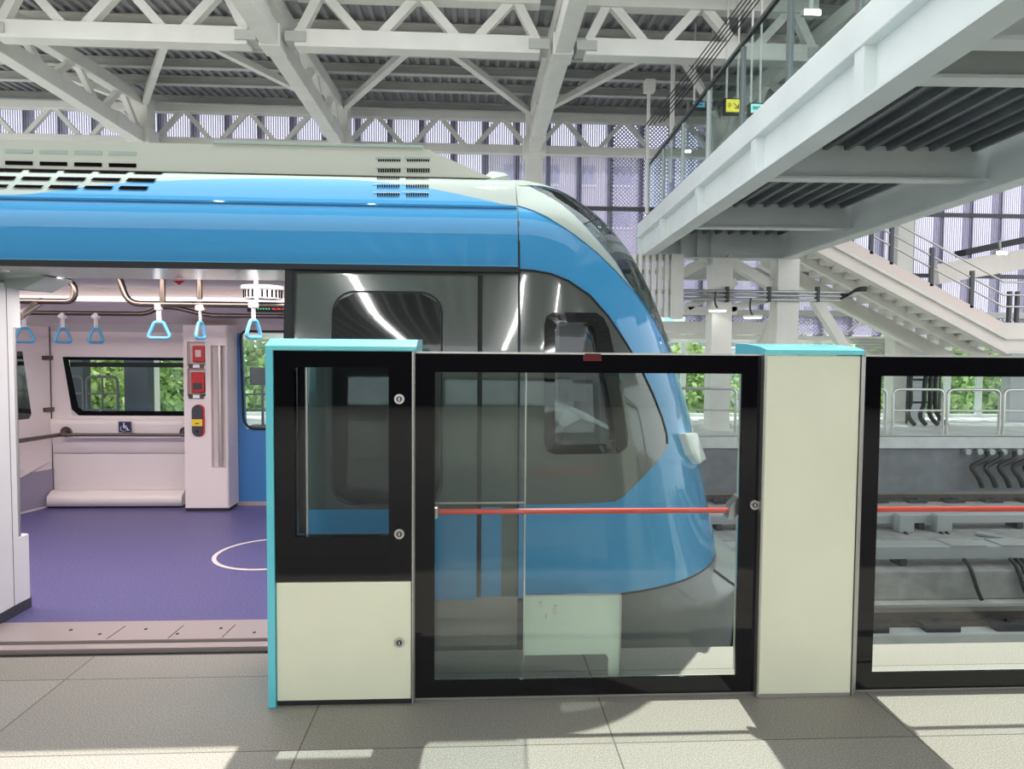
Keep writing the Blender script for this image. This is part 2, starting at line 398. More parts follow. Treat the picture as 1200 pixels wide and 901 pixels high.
# ------------------------------------------------------------------ facade of perforated sheet
YF, PS = 17.5, .8
x0 = xat(30, 160, YF); xs = [x0+(k-1)*PS for k in range(38)]
for i, x in enumerate(xs):
    o = MB().box(x-.07, x+.07, YF+.03, YF+.25, 1.9, 8.3).build('facade_post', dark_post)
    tag(o, 'slim dark grey facade post behind the perforated sheets, ' + ORD[i], 'post', 'facade posts')
for i, (a, b) in enumerate(zip(xs[:-1], xs[1:])):
    hole = 8.6+0 < 0 or (xat(722, 200, YF) < (a+b)/2 < xat(830, 200, YF))
    m = MB(); m.box(a+.005, b-.005, YF-.03, YF-.025, 2.65, 8.3)
    o = m.build('perforated_panel', hole_m if hole else slot_m)
    tag(o, ('pale violet %s metal facade sheet, ' % ('round-holed' if hole else 'slotted'))+ORD[i], 'facade panel', 'perforated facade sheets')
for z, nme in ((5.18, 'upper'), (3.6, 'lower')):
    o = MB().box(-17, 19, YF-.12, YF-.04, z-.05, z+.05).build('facade_rail', dark_post)
    tag(o, 'dark horizontal facade rail, the %s of two' % nme, 'rail', 'facade rails')
t = thing('facade_apron', 'perforated metal apron strip hanging below the slotted sheets', 'facade panel', (0, YF, 1.9))
MB().box(-17, 19, YF-.06, YF-.05, 2.02, 2.5).build('sheet', hole_m, t)
MB().box(-17, 19, YF-.14, YF+.04, 1.88, 2.0).build('lower_edge', steel, t, .01)
MB().box(-17, 19, YF-.14, YF+.04, 2.5, 2.66).build('upper_edge', steel_g, t, .01)

# windows of the walkway
xa = [xat(p, 450, 17.7) for p in (150, 236, 320, 470, 640, 800, 842, 905, 1012, 1046, 1110, 1147, 1178, 1260, 1330)]
n_ = 1
for a, b in zip(xa[:-1], xa[1:]):
    t = bpy.data.objects.new('window_%d' % n_, None); COL.objects.link(t); struct(t); n_ += 1
    ORI[t.name] = V((0, 0, 0))
    m = MB()
    m.box(a, a+.07, 17.65, 17.75, -.14, 1.88); m.box(b-.07, b, 17.65, 17.75, -.14, 1.88)
    m.box(a+.07, b-.07, 17.65, 17.75, -.14, -.06); m.box(a+.07, b-.07, 17.65, 17.75, 1.8, 1.88)
    m.build('frame', frame_w, t)
    MB().box(a+.07, b-.07, 17.69, 17.7, -.06, 1.8).build('pane', g_clear, t)

# ------------------------------------------------------------------ footbridge over the tracks
BS = 1.08                                   # size of the bridge about the lens, fixes its distance
BDX = math.tan(math.radians(1.9)) * -1.0     # bridge axis is turned slightly from the track normal
VPX = 590.0
axis = V((CF + CR*((VPX-600)/FPX)).to_tuple()); axis.z = 0; axis.normalize()
side = V((axis.y, -axis.x, 0))
def bp(s, d, z): return V((0, 0, 0)) + side*s + axis*d + V((0, 0, z))
SL, SR = 2.66*BS, 5.75*BS
ZBB, ZBT = CZ+1.9*BS, CZ+2.57*BS
DN, DF = 1.4, 13.7*BS
t = thing('footbridge', 'pale green-grey steel footbridge crossing high over the tracks at right', 'bridge', bp((SL+SR)/2, DF, ZBB))
def bbox_(s0, s1, d0, d1, z0, z1):
    return MB().obox(bp((s0+s1)/2, (d0+d1)/2, (z0+z1)/2), side*(s1-s0)/2, axis*(d1-d0)/2, (0, 0, (z1-z0)/2))
g = bbox_(SL+.1, SL+.13, DN, DF, ZBB+.03, ZBT-.28)
m_ = bbox_(SL, SL+.26, DN, DF, ZBB, ZBB+.03); g.add(m_.v, m_.f)
gl = g.build('girder', bridge_m, t)
fas = bbox_(SL-.02, SL+.24, DN, DF, ZBT-.29, ZBT); fas.build('edge_beam', bridge_m, t, .012)
d = 3.2
while d < DF:
    bbox_(SL+.0, SL+.1, d, d+.16, ZBB+.03, ZBT-.29).build('stiffener', bridge_m, t)
    d += 2.35
g = bbox_(SR-.13, SR-.1, DN, DF, ZBB+.03, ZBT-.1)
m_ = bbox_(SR-.26, SR, DN, DF, ZBB, ZBB+.03); g.add(m_.v, m_.f)
g.build('girder', bridge_m, t)
bbox_(SR-.2, SR+.02, DN, DF, ZBT-.1, ZBT).build('edge_beam', bridge_m, t)
zc = CZ+2.05*BS
for yy in (54, 97, 212, 269):
    d = 2.05*BS*FPX/(413-yy+3)
    g = bbox_(SL+.13, SR-.13, d-.09, d+.09, zc-.015, zc+.015); m_ = bbox_(SL+.13, SR-.13, d-.01, d+.01, zc, ZBT-.14); g.add(m_.v, m_.f)
    g.build('cross_beam', bridge_m, t)
g = bbox_(SL, SR, DF-.02, DF+.02, ZBB, ZBT-.12); m_ = bbox_(SL, SR, DF-.16, DF+.16, ZBB-.01, ZBB+.02); g.add(m_.v, m_.f)
for s_ in (SL+.9, SL+1.25, SL+1.55):
    m_ = bbox_(s_, s_+.02, DF-.14, DF, ZBB, ZBT-.12); g.add(m_.v, m_.f)
g.build('end_beam', bridge_m, t)
# ribbed deck, ribs along the bridge
m = MB(); prof = []; s_ = SL+.13
while s_ < SR-.3:
    for fx, dz in ((0, .08), (.62, .08), (.7, 0), (.9, 0), (.98, .08)): prof.append((s_+fx*.27, dz))
    s_ += .27
m.grid([[bp(s_, DN, ZBT-.2+dz) for s_, dz in prof], [bp(s_, DF, ZBT-.2+dz) for s_, dz in prof]], smooth=False)
m.build('ribbed_deck', deck_m, t)
tt = thing('glass_balustrade', 'glass balustrade with dark posts along the near edge of the footbridge', 'balustrade', bp(SL+.05, 7, ZBT))
pd = [2.9, 4.3, 5.75, 7.15, 8.55, 9.95, 11.35, 12.75, 14.1]
for a in pd: bbox_(SL+.03, SL+.08, a-.035, a+.035, ZBT, ZBT+1.0).build('post', steel_g if a > 9 else mat('balustrade_post', (.2, .22, .22), .4, .4), tt)
for a, b in zip(pd[:-1], pd[1:]):
    bbox_(SL+.05, SL+.062, a+.04, b-.04, ZBT+.04, ZBT+1.04).build('glass_panel', g_bal, tt)
bbox_(SL+.03, SL+.08, pd[0], pd[-1], ZBT+1.04, ZBT+1.08).build('top_rail', mat('balustrade_rail', (.12, .13, .13), .4, .5), tt)
tt = thing('glass_balustrade', 'glass balustrade along the far edge of the footbridge deck', 'balustrade', bp(SR-.05, 7, ZBT))
for a in pd: bbox_(SR-.08, SR-.03, a-.03, a+.03, ZBT, ZBT+1.0).build('post', steel_g, tt)
for a, b in zip(pd[:-1], pd[1:]): bbox_(SR-.06, SR-.05, a+.04, b-.04, ZBT+.04, ZBT+1.04).build('glass_panel', g_bal, tt)
bbox_(SR-.08, SR-.03, pd[0], pd[-1], ZBT+1.04, ZBT+1.08).build('top_rail', MATS['balustrade_rail'], tt)

# piers of the bridge
ca = bp(SR-.14, DF, 0)
t = thing('bridge_pier', 'pale square steel pier holding the far right corner of the footbridge', 'column', (ca.x, ca.y, -.14))
MB().box(ca.x-.24, ca.x+.24, ca.y-.2, ca.y+.2, -.14, ZBB).build('shaft', steel, t, .01)
MB().box(ca.x-.34, ca.x+.34, ca.y-.3, ca.y+.3, -.14, -.1).build('base_plate', steel, t)
cx = xat(842, 380, ca.y)
t = thing('bridge_pier', 'pale square steel pier under the middle of the footbridge end', 'column', (cx, ca.y, -.14))
MB().box(cx-.22, cx+.22, ca.y-.2, ca.y+.2, -.14, ZBB).build('shaft', steel, t, .01)
MB().box(cx-.3, cx+.3, ca.y-.3, ca.y+.3, -.14, -.1).build('base_plate', steel, t)
zt_ = ZBB-.03
for (p, q, lb) in (((850, 303), (922, 346), 'white diagonal brace sloping from the footbridge middle to its corner pier'),
                   ((826, 305), (790, 326), 'white diagonal brace from the footbridge middle down to the fin screen')):
    a, b = at(*p, ca.y+.05), at(*q, ca.y+.05)
    tag(MB().bar(a, b, .2, .2, (0, 1, 0)).build('pier_brace', steel), lb, 'brace')
for (p, q, lb) in (((800, 364), (862, 364), 'white horizontal strut between fin screen and pier below the pipes'),
                   ((846, 364), (915, 346), 'white sloping strut rising right from the middle pier to the corner pier'),
                   ((862, 330), (805, 360), 'slim white brace below the pipes beside the fin screen')):
    a, b = at(*p, ca.y+.1), at(*q, ca.y+.1)
    tag(MB().bar(a, b, .16, .16, (0, 1, 0)).build('strut', steel), lb, 'strut')
a, b = at(955, 352, ca.y+.5), at(988, 405, ca.y+.5)
tag(MB().bar(a, b+(b-a)*.5, .2, .2, (0, 1, 0)).build('stair_brace', steel), 'bright slanting steel brace below the staircase beside the corner pier', 'brace')
a, b = at(916, 352, ca.y+.8), at(893, 403, ca.y+.8)
tag(MB().bar(a, b+(b-a)*.6, .18, .18, (0, 1, 0)).build('stair_brace', steel), 'slanting steel brace leaning left from the corner pier', 'brace')
# beam grid seen under the bridge end
yb = 16.35
for (x0_, x1_, yy, lb) in ((775, 935, 320, 'broad grey beam behind the footbridge pier'), (775, 930, 384, 'lower white beam above the exterior buildings')):
    a, b = at(x0_, yy, yb), at(x1_, yy, yb)
    tag(MB().bar(a, V((b.x, b.y, a.z)), .25, .3).build('cross_beam', steel_g if yy == 320 else steel), lb, 'beam')

# white vertical fin screen
yf_ = ca.y-.3
t = thing('fin_screen', 'screen of white vertical steel fins hanging below the footbridge end', 'screen', at(770, 300, yf_))
zt, zb = zat(770, 298, yf_), zat(770, 372, yf_)
for px in (742, 749, 757, 764.5, 772, 780, 787):
    x = xat(px, 330, yf_); MB().box(x-.035, x+.035, yf_-.09, yf_+.09, zb, zt).build('fin', steel, t)
x = xat(794, 330, yf_); MB().box(x-.1, x+.1, yf_-.1, yf_+.1, zb-.02, zt).build('end_fin', steel, t)
MB().box(xat(739, 330, yf_), x, yf_+.09, yf_+.12, zt-.12, zt).build('rail', steel, t)
MB().box(xat(739, 330, yf_), x, yf_+.09, yf_+.12, zb+.5, zb+.6).build('rail', steel, t)

# pipes running under the bridge
yp = ca.y-.25
for i, (py, r) in enumerate(((340.5, .035), (345, .03), (350, .035))):
    a = at(796, py, yp); b = at(988-i*2, py+1, yp)
    o = MB().tube([a, V((b.x, yp, a.z))], r).build('conduit_pipe', galv)
    tag(o, 'horizontal grey conduit pipe below the footbridge, ' + ['top', 'middle', 'bottom'][i] + ' of three', 'pipe', 'conduits under the footbridge')
for i, px in enumerate((852, 901, 958)):
    x = xat(px, 345, yp)
    tag(MB().box(x-.03, x+.03, yp-.05, yp+.06, zat(px, 354, yp), zat(px, 336, yp)).build('pipe_clamp', dark_dev), 'dark pipe clamp around the three conduits, ' + ['left of the middle pier edge', 'between the two piers', 'right of the corner pier'][i], 'clamp', 'pipe clamps')
a = at(985, 346, yp)
for j in range(3):
    b = at(1015, 337+j*1.5, 13.9)
    o = MB().tube(bez(a+V((0, 0, .03-.05*j)), a+V((.3, 0, -.05+.05*j)), b+V((-.4, -.1, 0)), b), .028, 8).build('flexible_conduit', cable_m)
    tag(o, 'black flexible hose linking the conduits to the staircase, %s of three' % ['upper', 'middle', 'lower'][j], 'cable', 'flexible hoses at the staircase')

# ------------------------------------------------------------------ staircase
YN, YS = 13.7*BS/1.0+.15, 13.7*BS+2.2
YN = 14.3; YS = 15.95
pA, pB = at(1000, 283, YN), at(1176, 378, YN)       # top edge of the near parapet, at slope end
slope = (pB.z-pA.z)/(pB.x-pA.x)
t = thing('staircase', 'cream steel staircase descending right from the footbridge to a landing', 'stairs', (pB.x, YN, pB.z-.6))
def stair_z(x): return pA.z+(x-pA.x)*slope
xs0, xs1 = at(945, 300, YN).x-.3, pB.x
xl = 16.5
def parallel(off0, off1, y0, y1, x0_, x1_):
    m = MB(); poly = [(x0_, y0, stair_z(x0_)+off0), (x1_, y0, stair_z(x1_)+off0), (x1_, y0, stair_z(x1_)+off1), (x0_, y0, stair_z(x0_)+off1)]
    return m.prism(poly, (0, y1-y0, 0))
parallel(0, -.34, YN, YN+.05, xs0, xs1).build('parapet', mat('rose_parapet', (.84, .72, .66), .5), t)
parallel(-.3, -.36, YN-.1, YN+.04, xs0, xs1+.02).build('parapet_ledge', steel, t)
parallel(-.36, -.62, YN-.02, YN+.04, xs0, xs1+.06).build('stringer', steel_pk, t)
parallel(-.6, -.66, YN-.1, YN+.12, xs0, xs1+.06).build('stringer_flange', steel_pk, t)
MB().box(xs1, xl, YN, YN+.05, pB.z-.3, pB.z).build('landing_parapet', steel_pk, t)
MB().box(xs1+.02, xl, YN-.1, YN+.04, pB.z-.36, pB.z-.3).build('parapet_ledge', steel, t)
MB().box(xs1+.05, xl, YN-.02, YN+.04, pB.z-.62, pB.z-.36).build('landing_stringer', steel_pk, t)
MB().box(xs1, xl, YN, YS, pB.z-.66, pB.z-.6).build('landing_floor', steel, t)
YM = (YN+YS)/2
parallel(-.6, -.78, YM-.22, YM-.1, xs0+.2, xs1+.3).build('carriage_beam', steel, t)
parallel(-.62, -.95, YS, YS+.1, xs0, xs1+.35).build('stringer', steel, t)
parallel(-.95, -1.0, YS-.08, YS+.18, xs0, xs1+.35).build('stringer_flange', steel, t)
n = 16; run = (xs1-xs0)/n
tr = MB()
for k in range(n):
    x = xs0+run*k; z = stair_z(x+run)-.5
    tr = MB(); tr.box(x, x+run+.03, YN+.04, YS, z-.02, z); tr.box(x, x+.02, YN+.04, YS, z, z-run*slope)
    tr.build('step', steel, t)
# stair railing
tt = thing('stair_railing', 'slim steel handrail with dark posts along the staircase parapet', 'railing', (pB.x, YN+.02, pB.z))
hp = []
for px in (1020.5, 1044, 1092, 1140):
    x = xat(px, 300, YN+.03)
    MB().box(x-.04, x+.04, YN, YN+.06, stair_z(x)-.05, stair_z(x)+(.78 if px < 1100 else .75)).build('post', dark_post, tt)
for off in (.88, .6, .35):
    x = xat(1020, 300, YN+.03)
    MB().tube([(x, YN+.03, stair_z(x)+off), (pB.x, YN+.03, pB.z+off), (xl, YN+.03, pB.z+off)], .022, 8).build('rail', chrome, tt)
for px in (1180, 1189):
    x = xat(px, 360, YN+.3); MB().box(x-.03, x+.03, YN+.2, YN+.28, pB.z-.3, pB.z+.7).build('post', dark_post, tt)
# second stair flight further back, glimpsed below
t = thing('far_staircase', 'grey steel stair flight with handrail glimpsed under the cream staircase', 'stairs', at(1010, 400, 17.0))
for k in range(7):
    a = at(1000+k*3, 398+k*3.5, 17.0); MB().box(a.x, a.x+1.0, 16.85, 17.15, a.z-.03, a.z+.03).build('step', steel_g, t)
MB().tube([at(985, 395, 16.95), at(1030, 362, 16.95)], .025, 8).build('handrail', steel, t)
# equipment on the far right seen under the bridge: gallery beam with a floodlight
a, b = at(1095, 322, 16.9), at(1230, 298, 16.9)
tag(MB().bar(a, b, .3, .5).build('gallery_beam', steel_pk), 'broad cream gallery beam crossing behind the stair handrail', 'beam')
a, b = at(1125, 297, 16.9), at(1230, 275, 16.9)
tag(MB().bar(a, b, .4, .16).build('cable_ladder', cable_m), 'dark cable ladder on top of the cream gallery beam', 'cable tray')
def flood(px, py, y, w, label, s=1.0, top=None):
    c = at(px, py, y); t = thing('floodlight', label, 'lamp', c)
    MB().obox(c, (w/2, 0, 0), (0, .06*s, .0), (0, 0, .045*s)).build('housing', steel_g, t, .01)
    MB().obox(c+V((0, -.065*s, -.02)), (w*.46, 0, 0), (0, .008, 0), (0, 0, .035*s)).build('lens', spot_m, t)
    MB().bar(c+V((0, 0, .03)), (V((c.x, c.y, top)) if top else c+V((0, .03, .3*s))), .04, .04).build('bracket', steel_g, t)
flood(1172, 296, 16.2, .28, 'bright floodlight on the cable ladder at far right')
flood(950, 15, 8.6, .22, 'bright floodlight hanging above the footbridge balustrade', .8, zroof(9.2)-.05)
flood(805, 177, 16.0, .16, 'small bright floodlight low behind the balustrade glass', .7, zroof(16)-.05)
for i, (px, py) in enumerate(((841, 365), (882, 373))):
    c = at(px, py, 14.0); tt = thing('pendant_luminaire', 'round white pendant luminaire below the footbridge, %s of the two' % ['left', 'right'][i], 'lamp', c, 'pendants under the footbridge')
    MB().tube([c+V((0, 0, .02)), c+V((0, 0, .06))], .2, 16).build('shade', steel, tt)
    MB().tube([c, c+V((0, 0, .02))], .17, 16).build('lens', mat('pendant_lens', (1, 1, 1), .4, emit=(1, 1, .97), estr=4), tt)
    MB().tube(bez(c+V((0, 0, .06)), c+V((-.1, 0, .2)), c+V((-.05, 0, .3)), c+V((-.05, 0, .42))), .02, 6).build('stem', dark_dev, tt)

# hanging wayfinding signs above the bridge deck
def hang_sign(name, label, px0, px1, py0, py1, y, face, deep=.1):
    a, b = at(px0, py0, y), at(px1, py1, y); c = (a+b)/2; t = thing(name, label, 'sign', c)
    MB().box(a.x-.02, b.x+.02, y, y+deep, b.z-.03, a.z+.02).build('case', sign_k, t)
    MB().box(a.x, b.x, y-.012, y, b.z, a.z).build('face', face, t)
    for xx in (a.x+.1*(b.x-a.x), b.x-.1*(b.x-a.x)):
        MB().cyl((xx, y+.05, a.z+.02), (xx, y+.05, zroof(max(10.2, y))-.1), .018, 8).build('hanger', steel, t)
    return t, a, b
def arrow_dr(m, cx, y, cz, s):
    m.bar((cx-s, y, cz+s), (cx+s*.7, y, cz-s*.7), .006, s*.3, (1, 0, 1)); m.bar((cx+s, y, cz-s), (cx+s, y, cz+s*.6), .006, s*.35, (1, 0, 0)); m.bar((cx+s, y, cz-s), (cx-s*.6, y, cz-s), .006, s*.35, (0, 0, 1)); return m
ys_ = 10.9
t, a, b = hang_sign('exit_sign', 'lit yellow hanging exit sign with a black arrow, behind the balustrade', 851, 867, 116.5, 131.5, ys_, sign_y)
w_, h_ = b.x-a.x, a.z-b.z
m = arrow_dr(MB(), a.x+w_*.7, ys_-.016, (a.z+b.z)/2, h_*.2); m.build('arrow', sign_k, t)
m = MB()
for q in ((.12, .62, .1, .03), (.12, .48, .16, .03), (.14, .34, .12, .03), (.2, .4, .025, .4), (.26, .62, .08, .03), (.3, .36, .025, .3), (.27, .5, .1, .025)):
    x = a.x+w_*q[0]; z = b.z+h_*q[1]; m.box(x, x+w_*q[2], ys_-.017, ys_-.012, z, z+h_*q[3]*.9)
m.build('lettering', sign_k, t)
t, a, b = hang_sign('platform_sign', 'pale blue hanging sign with a white arrow beside the yellow sign', 812, 837, 120, 126, 12.2, sign_b)
w_, h_ = b.x-a.x, a.z-b.z
MB().box(a.x+w_*.55, b.x, 12.2-.016, 12.2-.012, b.z, a.z).build('dark_half', sign_k, t)
arrow_dr(MB(), a.x+w_*.8, 12.2-.02, (a.z+b.z)/2, h_*.3).build('arrow', white_m, t)
m = MB()
for k in range(5): m.box(a.x+w_*(.12+.07*k), a.x+w_*(.16+.07*k), 12.18, 12.185, b.z+h_*.25, b.z+h_*(.75 if k % 2 else .6))
m.build('lettering', navy, t)
t, a, b = hang_sign('platform_sign', 'small mint hanging sign right of the yellow sign', 880, 893, 122, 132.5, 10.4, sign_g)
m = MB()
for k in range(5): m.box(a.x+(b.x-a.x)*(.15+.14*k), a.x+(b.x-a.x)*(.24+.14*k), 10.38, 10.385, (a.z+b.z)/2-.02, (a.z+b.z)/2+.03)
m.build('lettering', mat('sign_teal', (.05, .4, .4), .5), t)
a, b = at(776, 371, 16.6), at(803, 379, 16.6)
t = thing('platform_sign', 'white and green lit sign low between the train nose and the middle pier', 'sign', (a+b)/2)
MB().box(a.x, b.x, 16.6, 16.7, b.z, a.z).build('case', mat('sign_white', (.8, .85, .82), .5, emit=(.8, .95, .9), estr=.5), t)
MB().box(a.x+.05, a.x+(b.x-a.x)*.5, 16.585, 16.6, b.z+.02, a.z-.02).build('face', sign_g, t)
# thin hanging rods near the signs, and cables along the bridge
for i, (px, p0, p1, y, r) in enumerate(((788, 70, 215, 13.0, .03), (760.5, 98, 250, 13.6, .035), (790.5, 64, 150, 13.2, .02))):
    a = at(px, p0, y); b = at(px, p1, y)
    o = MB().cyl((a.x, y, a.z), (a.x, y, b.z), r, 8).build('hanging_rod', steel)
    tag(o, 'thin white hanging rod beside the balustrade, ' + ['longer of the right pair', 'lone one with a box on top', 'shorter of the right pair'][i], 'rod', 'hanging rods')
c = at(761, 102, 13.6)
tag(MB().box(c.x-.1, c.x+.1, 13.5, 13.7, c.z-.1, c.z+.12).build('junction_box', steel), 'small white junction box on top of a hanging rod', 'box')
for i in range(5):
    a, b = at(893-i*5, -4, 9.3+i*.2), at(778-i*6, 142+i*2, 10.7)
    o = MB().tube([a, (a+b)/2+V((0, 0, -.03)), b], .009, 6).build('overhead_cable', cable_m)
    tag(o, 'black cable running along above the balustrade, ' + ['first', 'second', 'third', 'fourth', 'fifth'][i] + ' from the footbridge', 'cable', 'cables above the balustrade')
a, b = at(808, 64, 10.9), at(808, 84, 10.9)

# ------------------------------------------------------------------ tracks and cable trays
def rail(y, label):
    t = thing('rail', label, 'rail', (4, y, -1.2))
    MB().box(-14, 20, y-.035, y+.035, -1.05, -1.0).build('railhead', mat('rail_top', (.34, .32, .3), .35, .8), t)
    MB().box(-14, 20, y-.01, y+.01, -1.15, -1.05).build('web', rail_m, t)
    MB().box(-14, 20, y-.07, y+.07, -1.18, -1.15).build('foot', rail_m, t)
    return t
rail(4.95, 'rail of the near track beside the platform edge'); rail(6.5, 'rail of the near track just beyond the train')
rail(10.55, 'nearer rail of the far track'); rail(12.1, 'farther brown rail of the far track below the trackside wall')
def plinth(y0, y1, z, label, m=concrete):
    tag(MB().box(-14, 20, y0, y1, -1.3, z).build('track_plinth', m, bevel=.02), label, 'concrete plinth')
plinth(6.28, 6.75, -1.19, 'concrete plinth carrying the outer rail of the near track', concrete_l)
plinth(4.7, 5.2, -1.2, 'concrete plinth carrying the inner rail of the near track')
plinth(7.45, 8.4, zat(1100, 669, 7.45), 'raised grey concrete kerb below the nearer cable tray')
plinth(9.0, 10.0, zat(1100, 613, 9.5)-.1, 'raised grey concrete kerb below the farther cable tray')
plinth(11.7, 12.9, -1.18, 'pale plinth carrying the farther rail of the far track')
plinth(10.3, 10.8, -1.2, 'plinth carrying the nearer rail of the far track')
fast = None
lst = []
for y, side_, dx in ((6.5, 'just beyond the train', .72), (12.1, 'of the far track below the wall', .72)):
    k = 0; x = -1.2 if y < 8 else 3.0
    vis = []
    while x < (6.5 if y < 8 else 13.5):
        vis.append(x); x += dx
    for k, x in enumerate(vis):
        m = MB(); m.box(x-.17, x+.17, y-.2, y+.2, -1.19, -1.12); m.box(x-.07, x+.07, y-.12, y-.05, -1.16, -1.12); m.box(x-.07, x+.07, y+.05, y+.12, -1.16, -1.12)
        m.cyl((x, y-.13, -1.15), (x, y-.13, -1.1), .02, 8)
        tag(m.build('rail_fastener', dark_dev), 'dark rail fastener on the rail %s, %s' % (side_, ORD[k]), 'rail fastener', 'rail fasteners')
def tray(y0, y1, z0, z1, nm, xs_):
    t = thing('cable_tray', nm, 'cable tray', (5, (y0+y1)/2, z0))
    MB().box(-6, 18, y0, y1, z0, z1).build('trough', tray_m, t, .01)
    for x in xs_: MB().box(x-.28, x+.14, y0-.02, y1+.02, z1, z1+.012).build('cover_plate', galv, t)
    k = -5.5
    while k < 17:
        MB().box(k-.04, k+.04, y0+.03, y1-.03, (zat(1100, 669, 7.45) if y0 < 9 else zat(1100, 613, 9.5)-.1), z0).build('support', dark_dev, t); k += 1.5
    return t
zn0, zn1 = zat(1100, 655, 7.6), zat(1100, 640, 7.6)
tray(7.6, 7.86, zn0, zn1, 'grey cable tray with loose cover plates, the nearer one beyond the door', [xat(1135, 632, 7.7), xat(1193, 632, 7.7), xat(700, 632, 7.7)])
zf0, zf1 = zat(1100, 613, 9.5), zat(1100, 603, 9.5)
t2 = tray(9.5, 9.8, zf0, zf1, 'grey cable tray with hanging boxes, the farther one beyond the door', [])
for x in (xat(1060, 615, 9.4), xat(1104, 615, 9.4), xat(600, 615, 9.4)):
    MB().box(x-.11, x+.11, 9.34, 9.5, zf0-.095, zf1+.04).build('outlet_box', tray_m, t2, .01)
kk = 0
for y, pxs, z in ((9.32, (1060, 1101, 1108), zat(1100, 625, 9.3)-.04), (7.55, (1130, 1184, 1191), zn0-.04)):
    for px in pxs:
        x = xat(px, 640, y)
        o = MB().tube(bez((x, y, z+.05), (x, y-.17, z+.0), (x, y-.17, z-.2), (x+.09, y-.19, (-1.27 if y < 8 else z-.14))), .022, 8).build('drop_cable', cable_m)
        tag(o, 'black cable dropping from the %s cable tray, %s' % ('farther' if y > 9 else 'nearer', ['first from the pillar', 'second from the pillar', 'third from the pillar'][kk % 3]), 'cable', 'drop cables'); kk += 1
x = xat(1035, 690, 6.95)
t = thing('steel_bracket', 'flat steel bracket bolted on the track slab right of the pillar', 'bracket', (x, 7.0, -1.3))
MB().bar((x-.4, 7.35, -1.17), (x+.08, 6.8, -1.27), .16, .03).build('plate', galv, t)
MB().cyl((x-.02, 6.92, -1.25), (x-.02, 6.92, -1.2), .04, 10).build('bolt', dark_dev, t)
x = xat(1188, 626, 8.9)
tag(MB().bar((x-.3, 9.2, -1.0), (x+.5, 8.5, -1.05), .14, .03).build('steel_bracket', galv), 'flat steel strip lying between the two cable trays at far right', 'bracket')
# hoses on the trackside wall
for i, px in enumerate((1141, 1157, 1173, 1189, 1203)):
    a = at(px+16, 530, 13.2); b = at(px, 545, 13.12); c = at(px+10, 571, 13.05)
    o = MB().tube(bez(a, a+V((-.05, -.15, -.12)), b+V((.25, 0, .12)), b)+bez(b, b+V((-.1, 0, -.1)), c+V((-.08, 0, .3)), c)[1:], .05, 8).build('wall_hose', cable_m)
    tag(o, 'thick black hose looping down the trackside wall, ' + ORD[i], 'hose', 'hoses on the trackside wall')
for i, px in enumerate((1132, 1146, 1160, 1174, 1192)):
    c = at(px, 529, 13.24)
    tag(MB().cyl(c+V((0, .06, 0)), c+V((0, -.08, 0)), .06, 12).build('hose_socket', galv), 'round grey hose socket in the trackside wall, ' + ORD[i], 'socket', 'hose sockets')
# guard railings on the walkway
YG = 13.75
for i, (pa, pb) in enumerate(((868, 1038), (1046, 1105), (1110, 1171), (1176, 1238), (700, 862))):
    xa_, xb_ = xat(pa, 480, YG), xat(pb, 480, YG)
    t = thing('guard_railing', 'steel guard railing hoop on the walkway, ' + ['beside the pillar', 'in front of the four cables', 'in the middle of the right door glass', 'at the right door glass edge', 'behind the train nose'][i], 'railing', ((xa_+xb_)/2, YG, -.14), 'guard railings')
    MB().tube(bend([(xa_, YG, -.14), (xa_, YG, .8), (xb_, YG, .8), (xb_, YG, -.14)], .14), .03, 8).build('hoop', chrome, t)
    MB().tube([(xa_, YG, .36), (xb_, YG, .36)], .022, 8).build('mid_rail', chrome, t)
    for x in (xa_, xb_): MB().cyl((x, YG, -.14), (x, YG, -.125), .07, 12).build('base_flange', chrome, t)
for i, (pa, pb) in enumerate(((60, 98), (102, 138), (286, 330))):
    xa_, xb_ = xat(pa, 470, 15.2), xat(pb, 470, 15.2)
    t = thing('guard_railing', 'guard railing coloured dark for backlight, on the walkway seen ' + ['at the left edge of the train window', 'in the left half of the train window', 'through the far blue door window'][i], 'railing', ((xa_+xb_)/2, 15.2, -.14), 'guard railings coloured dark for backlight')
    MB().tube(bend([(xa_, 15.2, -.14), (xa_, 15.2, .92), (xb_, 15.2, .92), (xb_, 15.2, -.14)], .14), .03, 8).build('hoop', dark_post, t)  # backlit shade is put into the dark colour of these railings
    for z in (.2, .55): MB().tube([(xa_, 15.2, z), (xb_, 15.2, z)], .022, 8).build('mid_rail', dark_post, t)
    MB().tube([((xa_+xb_)/2, 15.2, -.14), ((xa_+xb_)/2, 15.2, .92)], .022, 8).build('baluster', dark_post, t)
x = xat(306, 460, 14.6)
t = thing('information_stand', 'dark pole stand with a small panel seen through the far blue door', 'stand', (x, 14.6, -.14))
MB().box(x-.22, x+.22, 14.45, 14.75, -.14, -.06).build('base', dark_post, t, .01)
MB().cyl((x+.03, 14.6, -.06), (x+.03, 14.6, 1.0), .03, 10).build('pole', dark_post, t)
MB().box(x-.22, x+.1, 14.56, 14.62, .78, 1.15).build('panel', dark_dev, t, .01)
for i, (px, w) in enumerate(((162, .26), (93, .14))):
    x = xat(px, 450, 15.6)
    tag(MB().box(x-w, x+w, 15.5, 15.8, -.14, 2.3).build('dark_pier', mat('dark_pier_paint', (.045, .055, .075), .5), bevel=.01), 'dark slate pier on the walkway ' + ['in the middle of the train window', 'near the left edge of the train window'][i], 'column')
